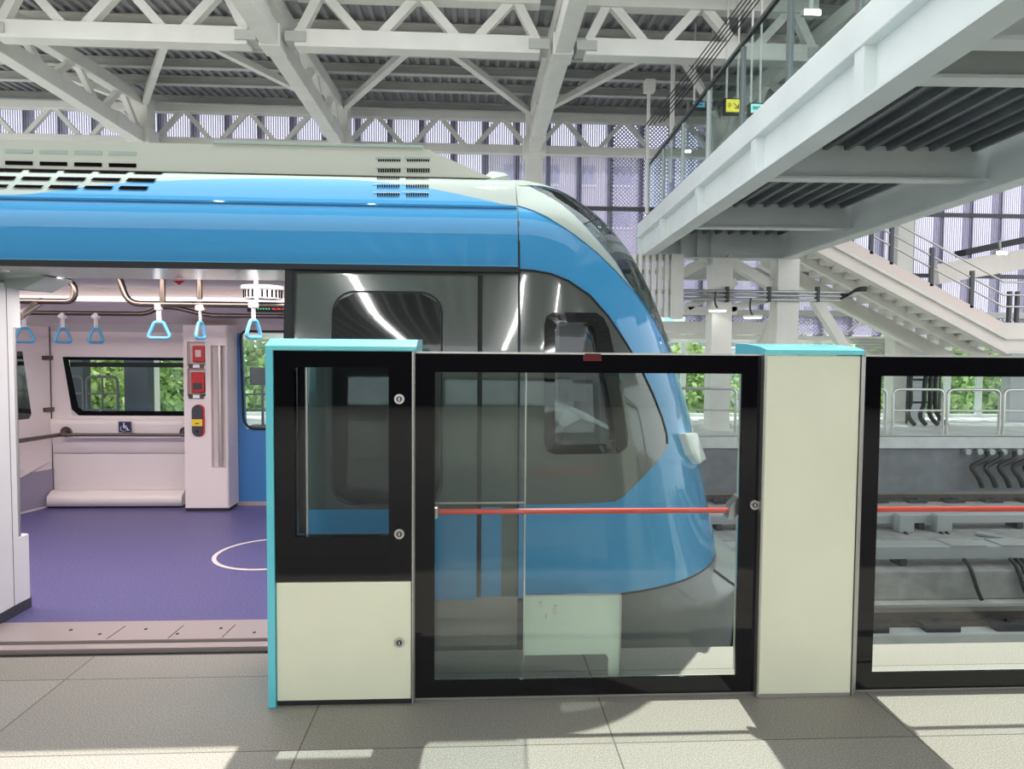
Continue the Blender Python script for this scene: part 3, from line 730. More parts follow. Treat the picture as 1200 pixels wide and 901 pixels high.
# cables coming down to the walkway
for i, (pa, pb, pc) in enumerate(((1070, 1067, 1072), (1088, 1083, 1085), (1094, 1090, 1099), (1100, 1096, 1110))):
    y = 15.85; a = at(pa, 428, y); b = at(pb, 470, y-.1); c = at(pc, 502, 15.3); c.z = -.1
    o = MB().tube(bez(a, a+V((-.1, 0, -.4)), b+V((0, 0, .3)), b)+bez(b, b+V((0, 0, -.25)), c+V((-.3, 0, .25)), c)[1:], .05, 8).build('riser_cable', cable_m)
    tag(o, 'thick black riser cable standing on the walkway, ' + ORD[i], 'cable', 'riser cables')
a = at(1068, 470, 15.75); b = at(1106, 470, 15.75)
t = thing('cable_rack', 'slim dark steel rack holding the four riser cables', 'rack', (a.x, 16.25, -.14))
for z in (.35, .9): MB().box(a.x, b.x, 15.92, 15.96, z, z+.05).build('rung', dark_dev, t)
for x in (a.x, b.x): MB().box(x, x+.04, 15.92, 15.96, -.14, 1.3).build('post', dark_dev, t)
for px, w, lb in ((1066, .34, 'broad pale wall pier behind the riser cables'), (1200, .5, 'pale grey square column at the right edge behind the guard railing')):
    y = 17.0 if px < 1100 else 16.7; x = xat(px, 460, y)
    tag(MB().box(x-w, x+w, y-.15, y+.15, -.14, 1.9 if px < 1100 else zat(px, 408, y)+.1).build('wall_pier', mat('grey_pier', (.5, .52, .53), .6), bevel=.01), lb, 'column')

# ------------------------------------------------------------------ trees and houses outside
def leaf_mesh(n, rx, ry, rz, size):
    m = MB()
    for _ in range(n):
        while True:
            p = V((random.uniform(-1, 1), random.uniform(-1, 1), random.uniform(-1, 1)))
            if .25 < p.length < 1: break
        lump = 1+.16*math.sin(p.x*9+p.z*7)+.12*math.sin(p.y*8+p.x*5)
        c = V((p.x*rx, p.y*ry, p.z*rz))*lump
        a = V((random.gauss(0, 1), random.gauss(0, 1), random.gauss(0, 1))).normalized(); b = a.orthogonal().normalized()
        q = random.uniform(0, 6.28); b = b*math.cos(q)+a.cross(b)*math.sin(q)
        s = size*random.uniform(.6, 1.3); w = b.cross(a).normalized()*s*.5; l = a*s
        m.add([c-l*.6, c+w, c+l*.7, c-w], [(0, 1, 2, 3)])
    return m
proto = []
for k in range(2):
    t = thing('tree', 'x', 'tree', (0, 0, 0), 'trees outside the hall')
    leaf_mesh(7000, 2.3, 1.9, 2.4, .2).build('crown', leaf_m, t)
    MB().tube([(0, 0, -5.5), (.1, 0, -3), (0, .1, 0)], .18, 8).build('trunk', bark, t)
    proto.append(t)
trees = [(-13.2, 22.5, .3, 'leafy green tree outside the gangway window'), (-9.6, 23, .0, 'leafy green tree filling the left half of the train window'), (-6.0, 22.6, .3, 'leafy green tree at the right half of the train window'),
         (-2.2, 23.2, .2, 'leafy green tree outside the far train doors'), (2.0, 24, -.4, 'leafy green tree outside between the far train doors and the cab'), (7.3, 24.5, -.6, 'bright green tree right of the train nose'),
         (12.0, 24, -.3, 'leafy green tree behind the steel pillar cap'), (15.3, 23, .1, 'leafy green tree behind the guard railings'), (18.6, 23.6, .2, 'leafy green tree at the right edge of the door glass')]
for i, (x, y, z, lb) in enumerate(trees):
    if i < 2: o = proto[i]; o.location = (x, y, z); o['label'] = lb
    else: o = dup(proto[i % 2], (x, y, z), lb, random.uniform(0, 6))
def building(x0_, x1_, y0, y1, z1, wall, label, rows, cols):
    t = thing('apartment_building', label, 'building', ((x0_+x1_)/2, y0, -6.5))
    MB().box(x0_, x1_, y0, y1, -6.5, z1).build('wall', wall, t)
    dx, dz = (x1_-x0_)/cols, (z1+6.5)/rows
    for r in range(rows):
        for c in range(cols):
            a = x0_+dx*(c+.25); z = -6.5+dz*(r+.3)
            w = MB().box(a, a+dx*.5, y0-.06, y0+.02, z, z+dz*.45).build('window', mat('far_window', (.2, .23, .28), .15), t)
            MB().box(a-.06, a+dx*.5+.06, y0-.14, y0+.02, z-.12, z).build('sill', white_m, w)
    MB().box(x0_-.3, x1_+.3, y0-.3, y1, z1, z1+.35).build('roof_slab', white_m, t)
building(11, 18.2, 46, 56, 9, mat('far_wall_lilac', (.55, .54, .66), .8), 'pale lilac apartment block seen right of the train nose', 6, 4)
building(19, 29, 48, 58, 8, mat('far_wall_cream', (.75, .72, .68), .8), 'cream apartment block seen behind the bridge piers', 6, 5)
building(1, 9.5, 40, 50, 13, mat('far_wall_beige', (.6, .55, .5), .8), 'tall beige block dimly seen through the facade sheets', 8, 4)

# ------------------------------------------------------------------ platform screen doors
YD = 2.89; YCB = 2.86
def frame_boxes(x0, x1, z0, z1, l, r, b, t_, y0, y1):
    return [(x0, x0+l, y0, y1, z0, z1), (x1-r, x1, y0, y1, z0, z1), (x0+l, x1-r, y0, y1, z0, z0+b), (x0+l, x1-r, y0, y1, z1-t_, z1)]
def lock(px, py, y, parent):
    c = at(px, py, y); p = MB().cyl(c+V((0, .004, 0)), c+V((0, -.006, 0)), .021, 20).build('key_lock', chrome, parent)
    MB().tube([c+V((0, -.006, 0)), c+V((0, -.009, 0))], .012, 14).build('lock_core', dark_dev, p)
    MB().box(c.x-.003, c.x+.003, y-.0105, y-.009, c.z-.007, c.z+.007).build('keyhole', chrome, p)
# cabinet on the left
xA, xB = xat(322, 600, YCB), xat(482.5, 600, YCB)
t = thing('screen_door_cabinet', 'platform door cabinet with aqua cap, black glass upper and beige lower panel', 'cabinet', ((xA+xB)/2, YCB+.1, 0))
zt = 1.502; zm = zat(400, 681, YCB); D = .3
MB().prism(bend([(xA-.03, YCB-.012, 0), (xA-.03, YCB-.012, zt+.03), (xA-.03, YCB+D, zt+.03), (xA-.03, YCB+D, 0)], .03), (.03, 0, 0)).build('side_trim', aqua, t, .006)
prof = [(YCB-.015, zt), (YCB-.015, zt+.022), (YCB+.06, zt+.05), (YCB+D, zt+.055), (YCB+D, zt)]
MB().prism([(xA-.028, y, z) for y, z in prof], (xB-xA+.028+.02, 0, 0)).build('cap', aqua_l, t, .012)
m = MB()
wl, wr, wt, wb = xat(345, 520, YCB), xat(455.5, 520, YCB), zat(400, 430.5, YCB), zat(400, 629, YCB)
for b_ in frame_boxes(xA, xB, zm, zt, wl-xA, xB-wr, wb-zm, zt-wt, YCB, YCB+.045): m.box(*b_)
m.build('glass_frame', black_gloss, t)
MB().box(wl, wr, YCB+.006, YCB+.012, wb, wt).build('pane', g_leaf, t)
m = MB(); xi = xat(357, 520, YCB)
m.box(wl, xi-.008, YCB+.05, YCB+.06, wb, wt); m.build('inner_edge', black_gloss, t)
MB().box(xi-.008, xi, YCB+.05, YCB+.06, wb, wt).build('inner_trim', trimsteel, t)
MB().box(xA, xB, YCB+.24, YCB+.25, .1, zt-.02).build('rear_glass', g_leaf, t)
MB().box(xA+.002, xB-.002, YCB, YCB+.22, .025, zm-.004).build('lower_panel', beige, t, .004)
MB().box(xA, xB, YCB+.012, YCB+.22, 0, .025).build('plinth', black, t)
MB().box(xB-.02, xB, YCB+.045, YCB+.24, zm, zt).build('side_rail', black_gloss, t)
lock(468, 467.5, YCB, t); lock(468, 625.5, YCB, t); lock(468, 752.5, YCB, t)
MB().box(xB+.001, xB+.008, YCB-.004, YCB+.2, 0, zt).build('edge_strip', trimsteel, t, .001)
# door panels
def door(x0, x1, label, stile_l, stile_r, bz0, bz1, bracket=True, y=YD):
    t = thing('screen_door', label, 'door', ((x0+x1)/2, y, 0))
    z0, z1 = .012, 1.495; fb, ft = bz0, bz1
    m = MB()
    for b_ in frame_boxes(x0, x1, z0, z1, stile_l, stile_r, fb-z0, z1-ft, y, y+.012): m.box(*b_)
    m.build('frame', black_gloss, t)
    m = MB()
    for b_ in frame_boxes(x0+.004, x1-.004, z0+.004, z1-.004, stile_l-.02, stile_r-.02, fb-z0-.02, z1-ft-.02, y+.012, y+.05): m.box(*b_)
    m.build('rear_frame', tgrey, t)
    MB().box(x0+stile_l, x1-stile_r, y+.002, y+.01, fb, ft).build('pane', g_door, t)
    m = MB(); m.box(x0-.004, x1+.004, y-.002, y+.05, z1, z1+.008); m.box(x0-.006, x0-.001, y-.002, y+.05, z0, z1); m.box(x1+.001, x1+.006, y-.002, y+.05, z0, z1)
    m.box(x0, x1, y+.0, y+.05, .002, .012); m.build('edge_trim', trimsteel, t)
    return t
xC, xE = xat(486.5, 600, YD), xat(889, 600, YD)
sl, sr = xat(509.5, 600, YD)-xC, xE-xat(866.5, 600, YD)
b0, b1 = zat(700, 794.5, YD), zat(700, 437, YD)
t = door(xC, xE, 'black framed glass platform door with a red bar, between cabinet and steel pillar', sl, sr, b0, b1)
zr = zat(690, 599, YD+.06)
p = MB().tube([(xC+sl+.005, YD+.065, zr), (xE-sr-.03, YD+.065, zr)], .0125, 12).build('push_bar', red_bar, t)
c = V((xE-sr-.02, YD+.055, zr))
MB().prism([(c.x+.035, YD+.03, zr+.075), (c.x+.035, YD+.03, zr-.0), (c.x-.0, YD+.03, zr-.035), (c.x-.02, YD+.03, zr-.03), (c.x-.005, YD+.03, zr+.03)], (0, .06, 0)).build('bar_bracket', chrome, t, .012)
MB().box(xC+sl-.005, xC+sl+.012, YD+.03, YD+.09, zr-.025, zr+.025).build('bar_bracket', chrome, t, .006)
lock(884, 591.5, YD, t)
c = at(694, 418.5, YD)
l_ = MB().prism([(c.x-.04, YD-.014, c.z-.016), (c.x+.04, YD-.014, c.z-.016), (c.x+.034, YD-.014, c.z+.016), (c.x-.034, YD-.014, c.z+.016)], (0, .016, 0)).build('door_lamp', mat('lamp_red', (.14, .006, .01), .12, coat=1), t, .006)
MB().box(c.x-.03, c.x+.03, YD-.016, YD-.0135, c.z+.004, c.z+.015).build('lamp_cover', g_clear, l_)
# glass leaf standing behind the left part of the door
x1_ = xat(616, 600, YD+.12)
t = thing('glass_leaf', 'slim glass leaf with bright steel edge standing behind the left part of the door', 'glass panel', ((xC+x1_)/2, YD+.12, 0))
MB().box(xC+.02, x1_-.006, YD+.12, YD+.13, .012, 1.46).build('pane', g_leaf, t)
MB().box(x1_-.006, x1_, YD+.117, YD+.133, .012, 1.46).build('edge_strip', chrome, t)
MB().box(xC+.02, x1_, YD+.115, YD+.135, 0, .012).build('foot_rail', trimsteel, t)
za = zat(560, 589, YD+.12)
MB().box(xC+.02, x1_-.006, YD+.112, YD+.12, za-.004, za+.004).build('cross_trim', trimsteel, t)
# frosted acrylic guard
yg = YD+.16
gx0, gx1 = xat(613, 740, yg), xat(727, 740, yg); gz1 = zat(670, 698, yg)
t = thing('acrylic_guard', 'pale frosted acrylic guard plate standing behind the door glass near the floor', 'panel', ((gx0+gx1)/2, yg, 0))
cxn, czn = xat(713, 770, yg), zat(670, 767, yg)
poly = [(gx0, yg, gz1), (gx1, yg, gz1), (gx1, yg, .0), (cxn+.005, yg, .0), (cxn, yg, .03), (cxn, yg, czn-.02), (cxn-.012, yg, czn), (gx0, yg, czn)]
MB().prism(poly, (0, .008, 0)).build('plate', frost, t)
MB().box(gx0, gx1, yg-.004, yg+.012, gz1, gz1+.006).build('top_edge', trimsteel, t)
MB().box(gx1-.003, gx1+.003, yg-.004, yg+.012, 0, gz1).build('side_edge', trimsteel, t)
for px, py, s_ in ((634, 708, .012), (651, 714, .02), (640, 722, .009)):
    c = at(px, py, yg); MB().box(c.x-s_*.4, c.x+s_*.4, yg-.01, yg, c.z-s_, c.z+s_).build('clip', chrome, t)
# pillar
xP, xQ = xat(893.5, 600, YCB), xat(1003.5, 600, YCB)
t = thing('screen_door_pillar', 'beige metal pillar with aqua cap between the two glass platform doors', 'pillar', ((xP+xQ)/2, YCB+.15, 0))
MB().box(xP, xQ, YCB, YCB+.3, .0, 1.497).build('casing', beige, t, .006)
prof = [(YCB-.012, 1.5), (YCB-.012, 1.523), (YCB+.05, 1.535), (YCB+.2, 1.548), (YCB+.33, 1.552), (YCB+.33, 1.5)]
MB().prism([(xP-.008, y, z) for y, z in prof], (xQ-xP+.016, 0, 0)).build('cap', aqua_l, t, .008)
MB().box(xP-.008, xP-.002, YCB-.004, YCB+.2, 0, 1.5).build('edge_strip', trimsteel, t, .001)
MB().box(xQ+.002, xQ+.008, YCB-.004, YCB+.2, 0, 1.5).build('edge_strip', trimsteel, t, .001)
MB().box(xP+.004, xQ-.004, YCB-.003, YCB+.0, .0, .02).build('foot_plate', chrome, t, .001)
MB().box(xQ+.008, xQ+.03, YCB+.02, YCB+.2, 0, 1.49).build('guide_post', trimsteel, t)
MB().box(xP-.03, xP-.008, YCB+.05, YCB+.2, 0, 1.49).build('guide_post', trimsteel, t)
# right door
xG = xat(1009, 600, YD)
sl2 = xat(1028, 600, YD)-xG
t = door(xG, 3.6, 'black framed glass platform door at the right edge, beside the pillar', sl2, .09, zat(1100, 787, YD), zat(1100, 441, YD))
MB().tube([(xG+sl2+.005, YD+.065, zr), (3.5, YD+.065, zr)], .0125, 12).build('push_bar', red_bar, t)
MB().box(xG+sl2-.005, xG+sl2+.012, YD+.03, YD+.09, zr-.025, zr+.025).build('bar_bracket', chrome, t, .006)
c = at(866, 768, 3.2); c.z = 0
tag(MB().cyl((c.x, 3.2, 0), (c.x, 3.2, .05), .012, 10).cyl((c.x, 3.2, 0), (c.x, 3.2, .012), .025, 6).build('anchor_bolt', chrome), 'small steel anchor bolt on the bright platform edge behind the door', 'bolt')

# ------------------------------------------------------------------ the train
TC = 5.1; X0 = .215; NE = 2.5
SEC = [(-1.0, 1.62), (-.1, 1.66), (.25, 1.68), (1.2, 1.69), (1.6, 1.66), (1.93, 1.625), (2.03, 1.605), (2.12, 1.572), (2.2, 1.53), (2.27, 1.47), (2.36, 1.33), (2.475, 1.17), (2.56, .85), (2.62, .55), (2.65, .2)]
LEN = [(-1.0, 1.38), (.2, 1.44), (.3, 1.43), (.57, 1.36), (.91, 1.285), (1.136, 1.225), (1.415, 1.13), (1.637, 1.055), (1.885, .945), (2.13, .8), (2.356, .6), (2.49, .41), (2.56, .29), (2.62, .14), (2.65, .04)]
def interp(tab, z):
    if z <= tab[0][0]: return tab[0][1]
    for (a, fa), (b, fb) in zip(tab, tab[1:]):
        if z <= b: return fa+(fb-fa)*(z-a)/(b-a)
    return tab[-1][1]
def smooth_tab(tab):
    out = []
    for k in range(200):
        z = tab[0][0]+(tab[-1][0]-tab[0][0])*k/199
        out.append((z, sum(interp(tab, z+d) for d in (-.06, -.03, 0, .03, .06))/5 if z < 2.55 and z > -.9 else interp(tab, z)))
    return out
SEC, LEN = smooth_tab(SEC), smooth_tab(LEN)
def wz(z): return interp(SEC, z)
def lz(z): return interp(LEN, z)
def yside(z): return TC-wz(z)
def nose_f(p):
    if p.z > 2.65: return 1
    w, l = wz(p.z), lz(p.z); a = max(0, p.x-X0)/l; return a**NE+(abs(p.y-TC)/w)**NE-1
def nose_hit(px, py):
    d = ray(px, py); y = 3.3; prev = y
    while y < 5.1:
        if nose_f(CAM+d*(y/d.y)) < 0:
            lo, hi = prev, y
            for _ in range(30):
                mid = (lo+hi)/2
                if nose_f(CAM+d*(mid/d.y)) < 0: hi = mid
                else: lo = mid
            return CAM+d*(hi/d.y)
        prev = y; y += .01
    return None
def npt(z, t, off=0.0):
    c, s = max(math.cos(t), 0), math.sin(t); w, l = wz(z), lz(z)
    p = V((X0+l*c**(2/NE), TC-w*math.copysign(abs(s)**(2/NE), s), z))
    if off:
        e = 1e-3; q = p+V((1e-4, 0, 0))
        g = V((nose_f(q+V((e, 0, 0)))-nose_f(q-V((e, 0, 0))), nose_f(q+V((0, e, 0)))-nose_f(q-V((0, e, 0))), nose_f(q+V((0, 0, e)))-nose_f(q-V((0, 0, e)))))
        if g.length > 0: p = p+g.normalized()*off
    return p
def tz(p):
    return (p.z, math.asin(min(1, (abs(p.y-TC)/wz(p.z))**(NE/2))))
def outline_tz(pts, dens=6):
    """pixel outline -> list of (z,t) on the nose surface, densified"""
    out = []
    for (a, b) in zip(pts, pts[1:]):
        for k in range(dens):
            f = k/dens; h = nose_hit(a[0]+(b[0]-a[0])*f, a[1]+(b[1]-a[1])*f)
            if h: out.append(tz(h))
    h = nose_hit(*pts[-1])
    if h: out.append(tz(h))
    return out
H2 = math.pi/2
train = thing('metro_train', 'blue and white metro train with open door standing at the platform', 'train', (-2, TC, -1.0))
def inside(poly, x, z):
    c = False; n = len(poly)
    for i in range(n):
        x1, z1 = poly[i]; x2, z2 = poly[i-1]
        if (z1 > z) != (z2 > z) and x < (x2-x1)*(z-z1)/(z2-z1)+x1: c = not c
    return c
# side window of the cab
win_o = [(648, 366), (698, 367), (706, 373), (712, 385), (724, 440), (735, 512), (733, 524), (724, 531), (650, 532), (640, 528), (637.5, 518), (637.5, 382), (640, 371)]
win_i = [(656, 378), (688, 378), (693, 381), (697, 390), (708, 440), (720, 508), (719, 516), (714, 520), (658, 521), (652, 519), (650, 512), (650, 388), (652, 381)]
def dens(pts, k=4):
    out = []
    for a, b in zip(pts, pts[1:]+pts[:1]):
        for j in range(k): out.append((a[0]+(b[0]-a[0])*j/k, a[1]+(b[1]-a[1])*j/k))
    return out
wo = [nose_hit(*p) for p in dens(win_o)]; wi = [nose_hit(*p) for p in dens(win_i)]
mid = [((a.x*.75+b.x*.25), (a.z*.75+b.z*.25)) for a, b in zip(wo, wi)]
def not_win(c): return c.y > TC or not inside(mid, c.x, c.z)
zs = [.25+(2.64-.25)*k/200 for k in range(201)]; ts = [H2*(1-k/130) for k in range(131)]; ts = ts+[-a for a in ts[::-1][1:]]
def outward(p, e):
    tzp = tz(p); return npt(tzp[0], tzp[1], e)
wf = MB().strip_ring([outward(p, .0) for p in wo], [outward(p, .011) for p in wo]).strip_ring([outward(p, .011) for p in wo], [outward(p, .008) for p in wi]).strip_ring([outward(p, .008) for p in wi], [outward(p, -.05) for p in wi])
wf.build('cab_window_frame', tdark2, train)
MB().add([outward(p, -.028) for p in wi], [tuple(range(len(wi)))]).build('cab_window_pane', g_dark, train)
# dark panel round the cab window
dk = [(609, 316.5), (625, 317.5), (645, 321), (665, 329), (690, 346), (712, 371), (732, 401), (750, 432), (764, 462), (775, 490), (780, 508), (781, 520), (776, 533), (762, 549), (744, 568), (730, 582), (720, 587.5)]
rows = []
for z, t_ in outline_tz(dk, 10):
    tm = math.acos(min(1, (max(.006/lz(z), 0))**(NE/2)))
    rows.append([npt(z, tm+(t_-tm)*k/90, .005) for k in range(91)])
MB().grid(rows, True, True, not_win).build('cab_side_panel', tdark, train)
# rim moulding of that panel
rim = [npt(z, t_, .006) for z, t_ in outline_tz(dk[:12], 4)]
MB().tube(rim, .006, 6).build('panel_rim', black, train)
# white edge and windscreen
c_bw = [(609, 242), (626, 247.5), (641.7, 255), (658, 265), (675, 276.7), (700, 296.7), (721.7, 318), (731, 328.5), (741, 340.5)]
c_ws = [(617, 217.6), (636, 227), (655, 238), (670, 250), (683, 263), (694, 275), (703, 285.5), (721, 307), (733, 328), (741.5, 340), (752, 354), (765, 374), (773, 388), (785, 413)]
b_bw = sorted(outline_tz(c_bw, 5)); b_ws = sorted(outline_tz(c_ws, 5))
zl, zh = b_bw[0][0], b_ws[-1][0]
ztop_bw = b_bw[-1][0]
rows = []
for k in range(70):
    z = zl+(2.648-zl)*k/69
    ta = interp(b_bw, z) if z < ztop_bw else H2
    tb = interp(b_ws, z) if z < zh else 0.0
    if tb > ta: tb = ta
    rows.append([npt(z, ta+(tb-ta)*j/24, .004) for j in range(25)])
MB().grid(rows, True, False).build('white_edge', twhite, train)
def keep_body(c):
    if not not_win(c): return False
    if b_ws[0][0]+.03 < c.z < zh-.02:
        s_ = min(1, abs(c.y-TC)/wz(c.z))**(NE/2)
        if c.x > X0+.05 and math.asin(s_) < interp(b_ws, c.z)-.03: return False
    return True
MB().grid([[npt(z, t_) for t_ in ts] for z in zs], True, False, keep_body).build('nose', blue, train)
MB().grid([[npt(z, t_, -.035) for t_ in ts[::2]] for z in zs[::2]], True, True, keep_body).build('cab_shell', mat('cab_grey', (.5, .52, .53), .6), train)
z0w = b_ws[0][0]; rows = []
for k in range(70):
    z = z0w+(zh-z0w)*k/69; tb = interp(b_ws, z)
    rows.append([npt(z, tb*(1-2*j/50), .006) for j in range(51)])
MB().grid(rows, True, False).build('windscreen', windscreen_m, train)
# lower edge shadow gap and skirt
def skirt_pt(z, t_):
    k = max(0, min(1, (.25-z)/.16)); c, s = max(math.cos(t_), 0), math.sin(t_)
    l = lz(z)-.05+.27*k if z > -.1 else lz(-.1)+.22-(-.1-z)*.15; w = 1.64-.02*k
    return V((X0+l*c**(2/NE), TC-w*math.copysign(abs(s)**(2/NE), s), z))
zsk = [.26, .22, .17, .12, .09, .05, -.02, -.15, -.3, -.5, -.8]
MB().grid([[skirt_pt(z, t_) for t_ in ts] for z in zsk[::-1]], True, False).build('nose_skirt', skirt_m, train)
sk = [skirt_pt(z, H2*(.42-.0*z)) for z in (.2, .1, .0, -.2, -.6)]
MB().tube([p+V((.004, -.004, 0)) for p in sk], .008, 6).build('skirt_joint', black, train)
MB().grid([[npt(.25, t_)+V((0, 0, dz)) for t_ in ts] for dz in (-.012, .0)], False).build('nose_lower_lip', black, train)
# headlamp
hp = [nose_hit(*p) for p in ((794, 508), (808, 508), (817, 520), (819, 540), (812, 544), (803, 533))]
hp = [p for p in hp if p]
h0 = nose_hit(806, 522)
out_pts = [outward(p, .05) for p in hp]; in_pts = [outward(p, -.03) for p in hp]; nh = len(hp)
hm = MB().add(out_pts+in_pts, [tuple(range(nh))[::-1]]+[(i, (i+1) % nh, (i+1) % nh+nh, i+nh) for i in range(nh)])
hl = hm.build('headlamp', mat('headlamp_housing', (.75, .78, .76), .2, coat=.6), train, .012)
# body side panels ---------------------------------------------------------
def side_grid(x0_, x1_, z0, z1, off=0., nx=2, nz=16):
    return MB().grid([[V((x0_+(x1_-x0_)*i/nx, yside(z0+(z1-z0)*j/nz)-off, z0+(z1-z0)*j/nz)) for i in range(nx+1)] for j in range(nz+1)])
XD = -.92; XL = -2.6; ZW = .722; ZD = 1.908; ZG = 2.262
side_grid(XD, X0-.006, .26, ZW, 0).build('side_panel', blue, train)
side_grid(XD, X0-.006, ZW, ZD, 0).build('side_band', tdark, train)
side_grid(-6, XL, .26, ZW, 0).build('side_panel', blue, train)
side_grid(-6, XL, ZW, ZD, 0).build('side_band', tdark, train)
side_grid(XD, X0, .0, .26, .0).build('sole_bar', sill_m, train)
side_grid(-6, XL, .0, .26, .0).build('sole_bar', sill_m, train)
side_grid(-6, X0, -.9, -.03, .0).build('underframe', skirt_m, train)
m = MB(); m.box(X0-.006, X0+.006, yside(1)+.004, yside(1)+.03, .26, 1.95)
side_grid(X0-.007, X0+.004, .26, 2.3, .003).build('seam', black, train)
# plug door leaf slid outside the body
lx0, lx1 = xat(347, 500, 3.38), xat(559, 500, 3.38); off = .045
fr = MB()
def leaf_part(z0, z1, name, m_):
    m = side_grid(lx0, lx1, z0, z1, off)
    for x in (lx0, lx1):
        r0 = [V((x, yside(z0+(z1-z0)*j/16)-off, z0+(z1-z0)*j/16)) for j in range(17)]
        m.grid([[p for p in r0], [p+V((0, off, 0)) for p in r0]], False)
    return m.build(name, m_, leaf)
leaf = MB().add([(lx0, yside(.27)-off, .262), (lx1, yside(.27)-off, .262), (lx1, yside(.27), .262), (lx0, yside(.27), .262)], [(0, 1, 2, 3)]).build('door_leaf', blue, train)
leaf_part(.262, ZW, 'lower_panel', blue); leaf_part(ZW, ZD-.03, 'upper_panel', tdark)
wx0, wx1, wz0_, wz1_ = xat(390, 450, 3.37), xat(516, 450, 3.37), zat(450, 590, 3.37), zat(450, 342.5, 3.37)
def side_poly(pts, off): return [V((x, yside(z)-off, z)) for x, z in pts]
def side_rrect(x0_, x1_, z0, z1, r, off, parent, name, m_):
    o = dens(rrect(x0_, x1_, z0, z1, r, 6), 3)
    nz = 24; mm = MB(); rows = []
    for j in range(nz+1):
        z = z0+(z1-z0)*j/nz; dz = min(z-z0, z1-z); ins = 0 if dz >= r else r-math.sqrt(max(0, r*r-(r-dz)**2))
        rows.append([V((x0_+ins+(x1_-x0_-2*ins)*i/4, yside(z)-off, z)) for i in range(5)])
    return mm.grid(rows).build(name, m_, parent)
side_rrect(wx0, wx1, wz0_, wz1_, .1, off+.004, leaf, 'window', tdark2)
wrm = dens(rrect(wx0-.006, wx1+.006, wz0_-.006, wz1_+.006, .105, 6), 2)
MB().tube([V((x, yside(z)-off-.003, z)) for x, z in wrm], .004, 6, True).build('window_seal', black, leaf)
# seam trim and painted reflection band right of the leaf, and the door frame edge
side_grid(xat(559.5, 450, 3.4), xat(565, 450, 3.4), .262, ZD-.02, .012).build('door_track_trim', black, train)
side_grid(xat(588, 650, 3.4), xat(606, 650, 3.4), .262, ZW, .004).build('reflection_band', tdark, train)  # dark band laid over the blue, imitating reflection beside the door gap
side_grid(XD-.025, XD+.012, 0, ZD, .03).build('door_jamb_seal', black, train)
MB().box(XL, X0-.006, 3.43, 3.47, ZD-.005, ZD+.022).build('cantrail_gutter', black, train)
side_grid(-6, X0-.006, ZD+.018, ZD+.032, .006, 2, 3).build('cantrail_edge', mat('light_blue_edge', (.12, .48, .74), .3, coat=.6, spec=.1), train)
# roof
def sec(z): return (TC-wz(z), z)
def roof_patch(z0, z1, x0_, x1_, name, m_, n=20):
    return MB().grid([[V((x, TC-wz(z), z)) for x in (x0_, x1_)] for z in [z0+(z1-z0)*k/n for k in range(n+1)]]).build(name, m_, train)
roof_patch(ZD+.02, ZG, -6, X0-.006, 'roof_side_panel', blue)
MB().box(-6, X0-.006, TC-wz(ZG)-.012, TC-wz(ZG)+.05, ZG-.004, ZG+.012).build('roof_gutter', blue, train, .004)
# upper band, split between blue and white by a sweeping curve
yb0, yb1 = TC-wz(ZG)+.0, TC-1.17
def band(x, f): return V((x, yb0+(yb1-yb0)*f, ZG+.012+(2.475-ZG-.012)*math.sin(f*math.pi*.5)))
bl = [(-60, 229), (30, 228), (60, 224), (100, 219), (150, 214), (200, 211.5), (260, 209.5), (330, 208.5), (400, 210), (450, 213.5), (500, 220), (550, 230), (592, 240), (608, 243)]
def fband(px, py):
    best = (9, 0)
    for k in range(101):
        f = k/100; p = band(0, f); z = zat(px, py, p.y)
        if abs(z-p.z) < best[0]: best = (abs(z-p.z), f)
    return xat(px, py, band(0, best[1]).y), best[1]
bl = [fband(*p) for p in bl]
tabf = sorted(bl)
xs_ = [-6+(X0-.006+6)*k/80 for k in range(81)]
MB().grid([[band(x, interp(tabf, x)*j/8) for j in range(9)] for x in xs_], True, True).build('roof_band', blue, train)
MB().grid([[band(x, interp(tabf, x)+(1-interp(tabf, x))*j/8) for j in range(9)] for x in xs_], True, True).build('roof_fairing', twhite, train)
MB().grid([[V((x, y, z)) for (y, z) in ((yb1, 2.475), (TC-.85, 2.56), (TC-.55, 2.62), (TC, 2.65), (TC+.6, 2.62), (TC+1.33, 2.3), (TC+1.6, 2.0), (TC+1.7, 1.76))] for x in (-6, X0)], True, True).build('roof_top', tgrey, train)
# air-conditioning shroud on the roof
sy0, sy1 = 4.16, 5.9
zb_, zt_ = zat(300, 203, sy0), zat(300, 170, sy0)
xe0, xe1 = xat(500, 172, sy0), xat(577, 206, sy0)
MB().prism([(-6, sy0, zb_), (xe1, sy0, zb_), (xe0, sy0, zt_), (-6, sy0, zt_)], (0, sy1-sy0, 0)).build('roof_shroud', tgrey, train, .012)
MB().box(xat(250, 170, sy0), xe0-.02, sy0-.015, sy0+.3, zt_, zt_+.018).build('shroud_lip', twhite, train, .004)
m = MB()
pp = [fband(575, 207), ]
MB().prism([(xe1-.1, sy0-.02, zb_-.03), (X0-.006, sy0-.02, zb_-.05), (X0-.03, sy0+.0, zb_+.02), (xe1+.08, sy0+.25, zb_+.1), (xe1-.0, sy0+.3, zb_+.12)], (0, .4, 0)).build('roof_fairing_hump', twhite, train, .02)
def slots(cols, rows_, name, parent, m_, tilt):
    m = MB()
    for (py, h, dx, y, zoff) in rows_:
        for (pa, pb) in cols:
            a, b = at(pa+dx, py, y), at(pb+dx, py, y); z = a.z; hh = h*y/FPX/2
            n_s = int((pb-pa)/3.2) if tilt else 1
            m.add([(a.x, y-zoff, z-hh), (b.x, y-zoff, z-hh), (b.x+.0, y-zoff, z+hh), (a.x+.0, y-zoff, z+hh)], [(0, 1, 2, 3)])
    return m.build(name, m_, parent)
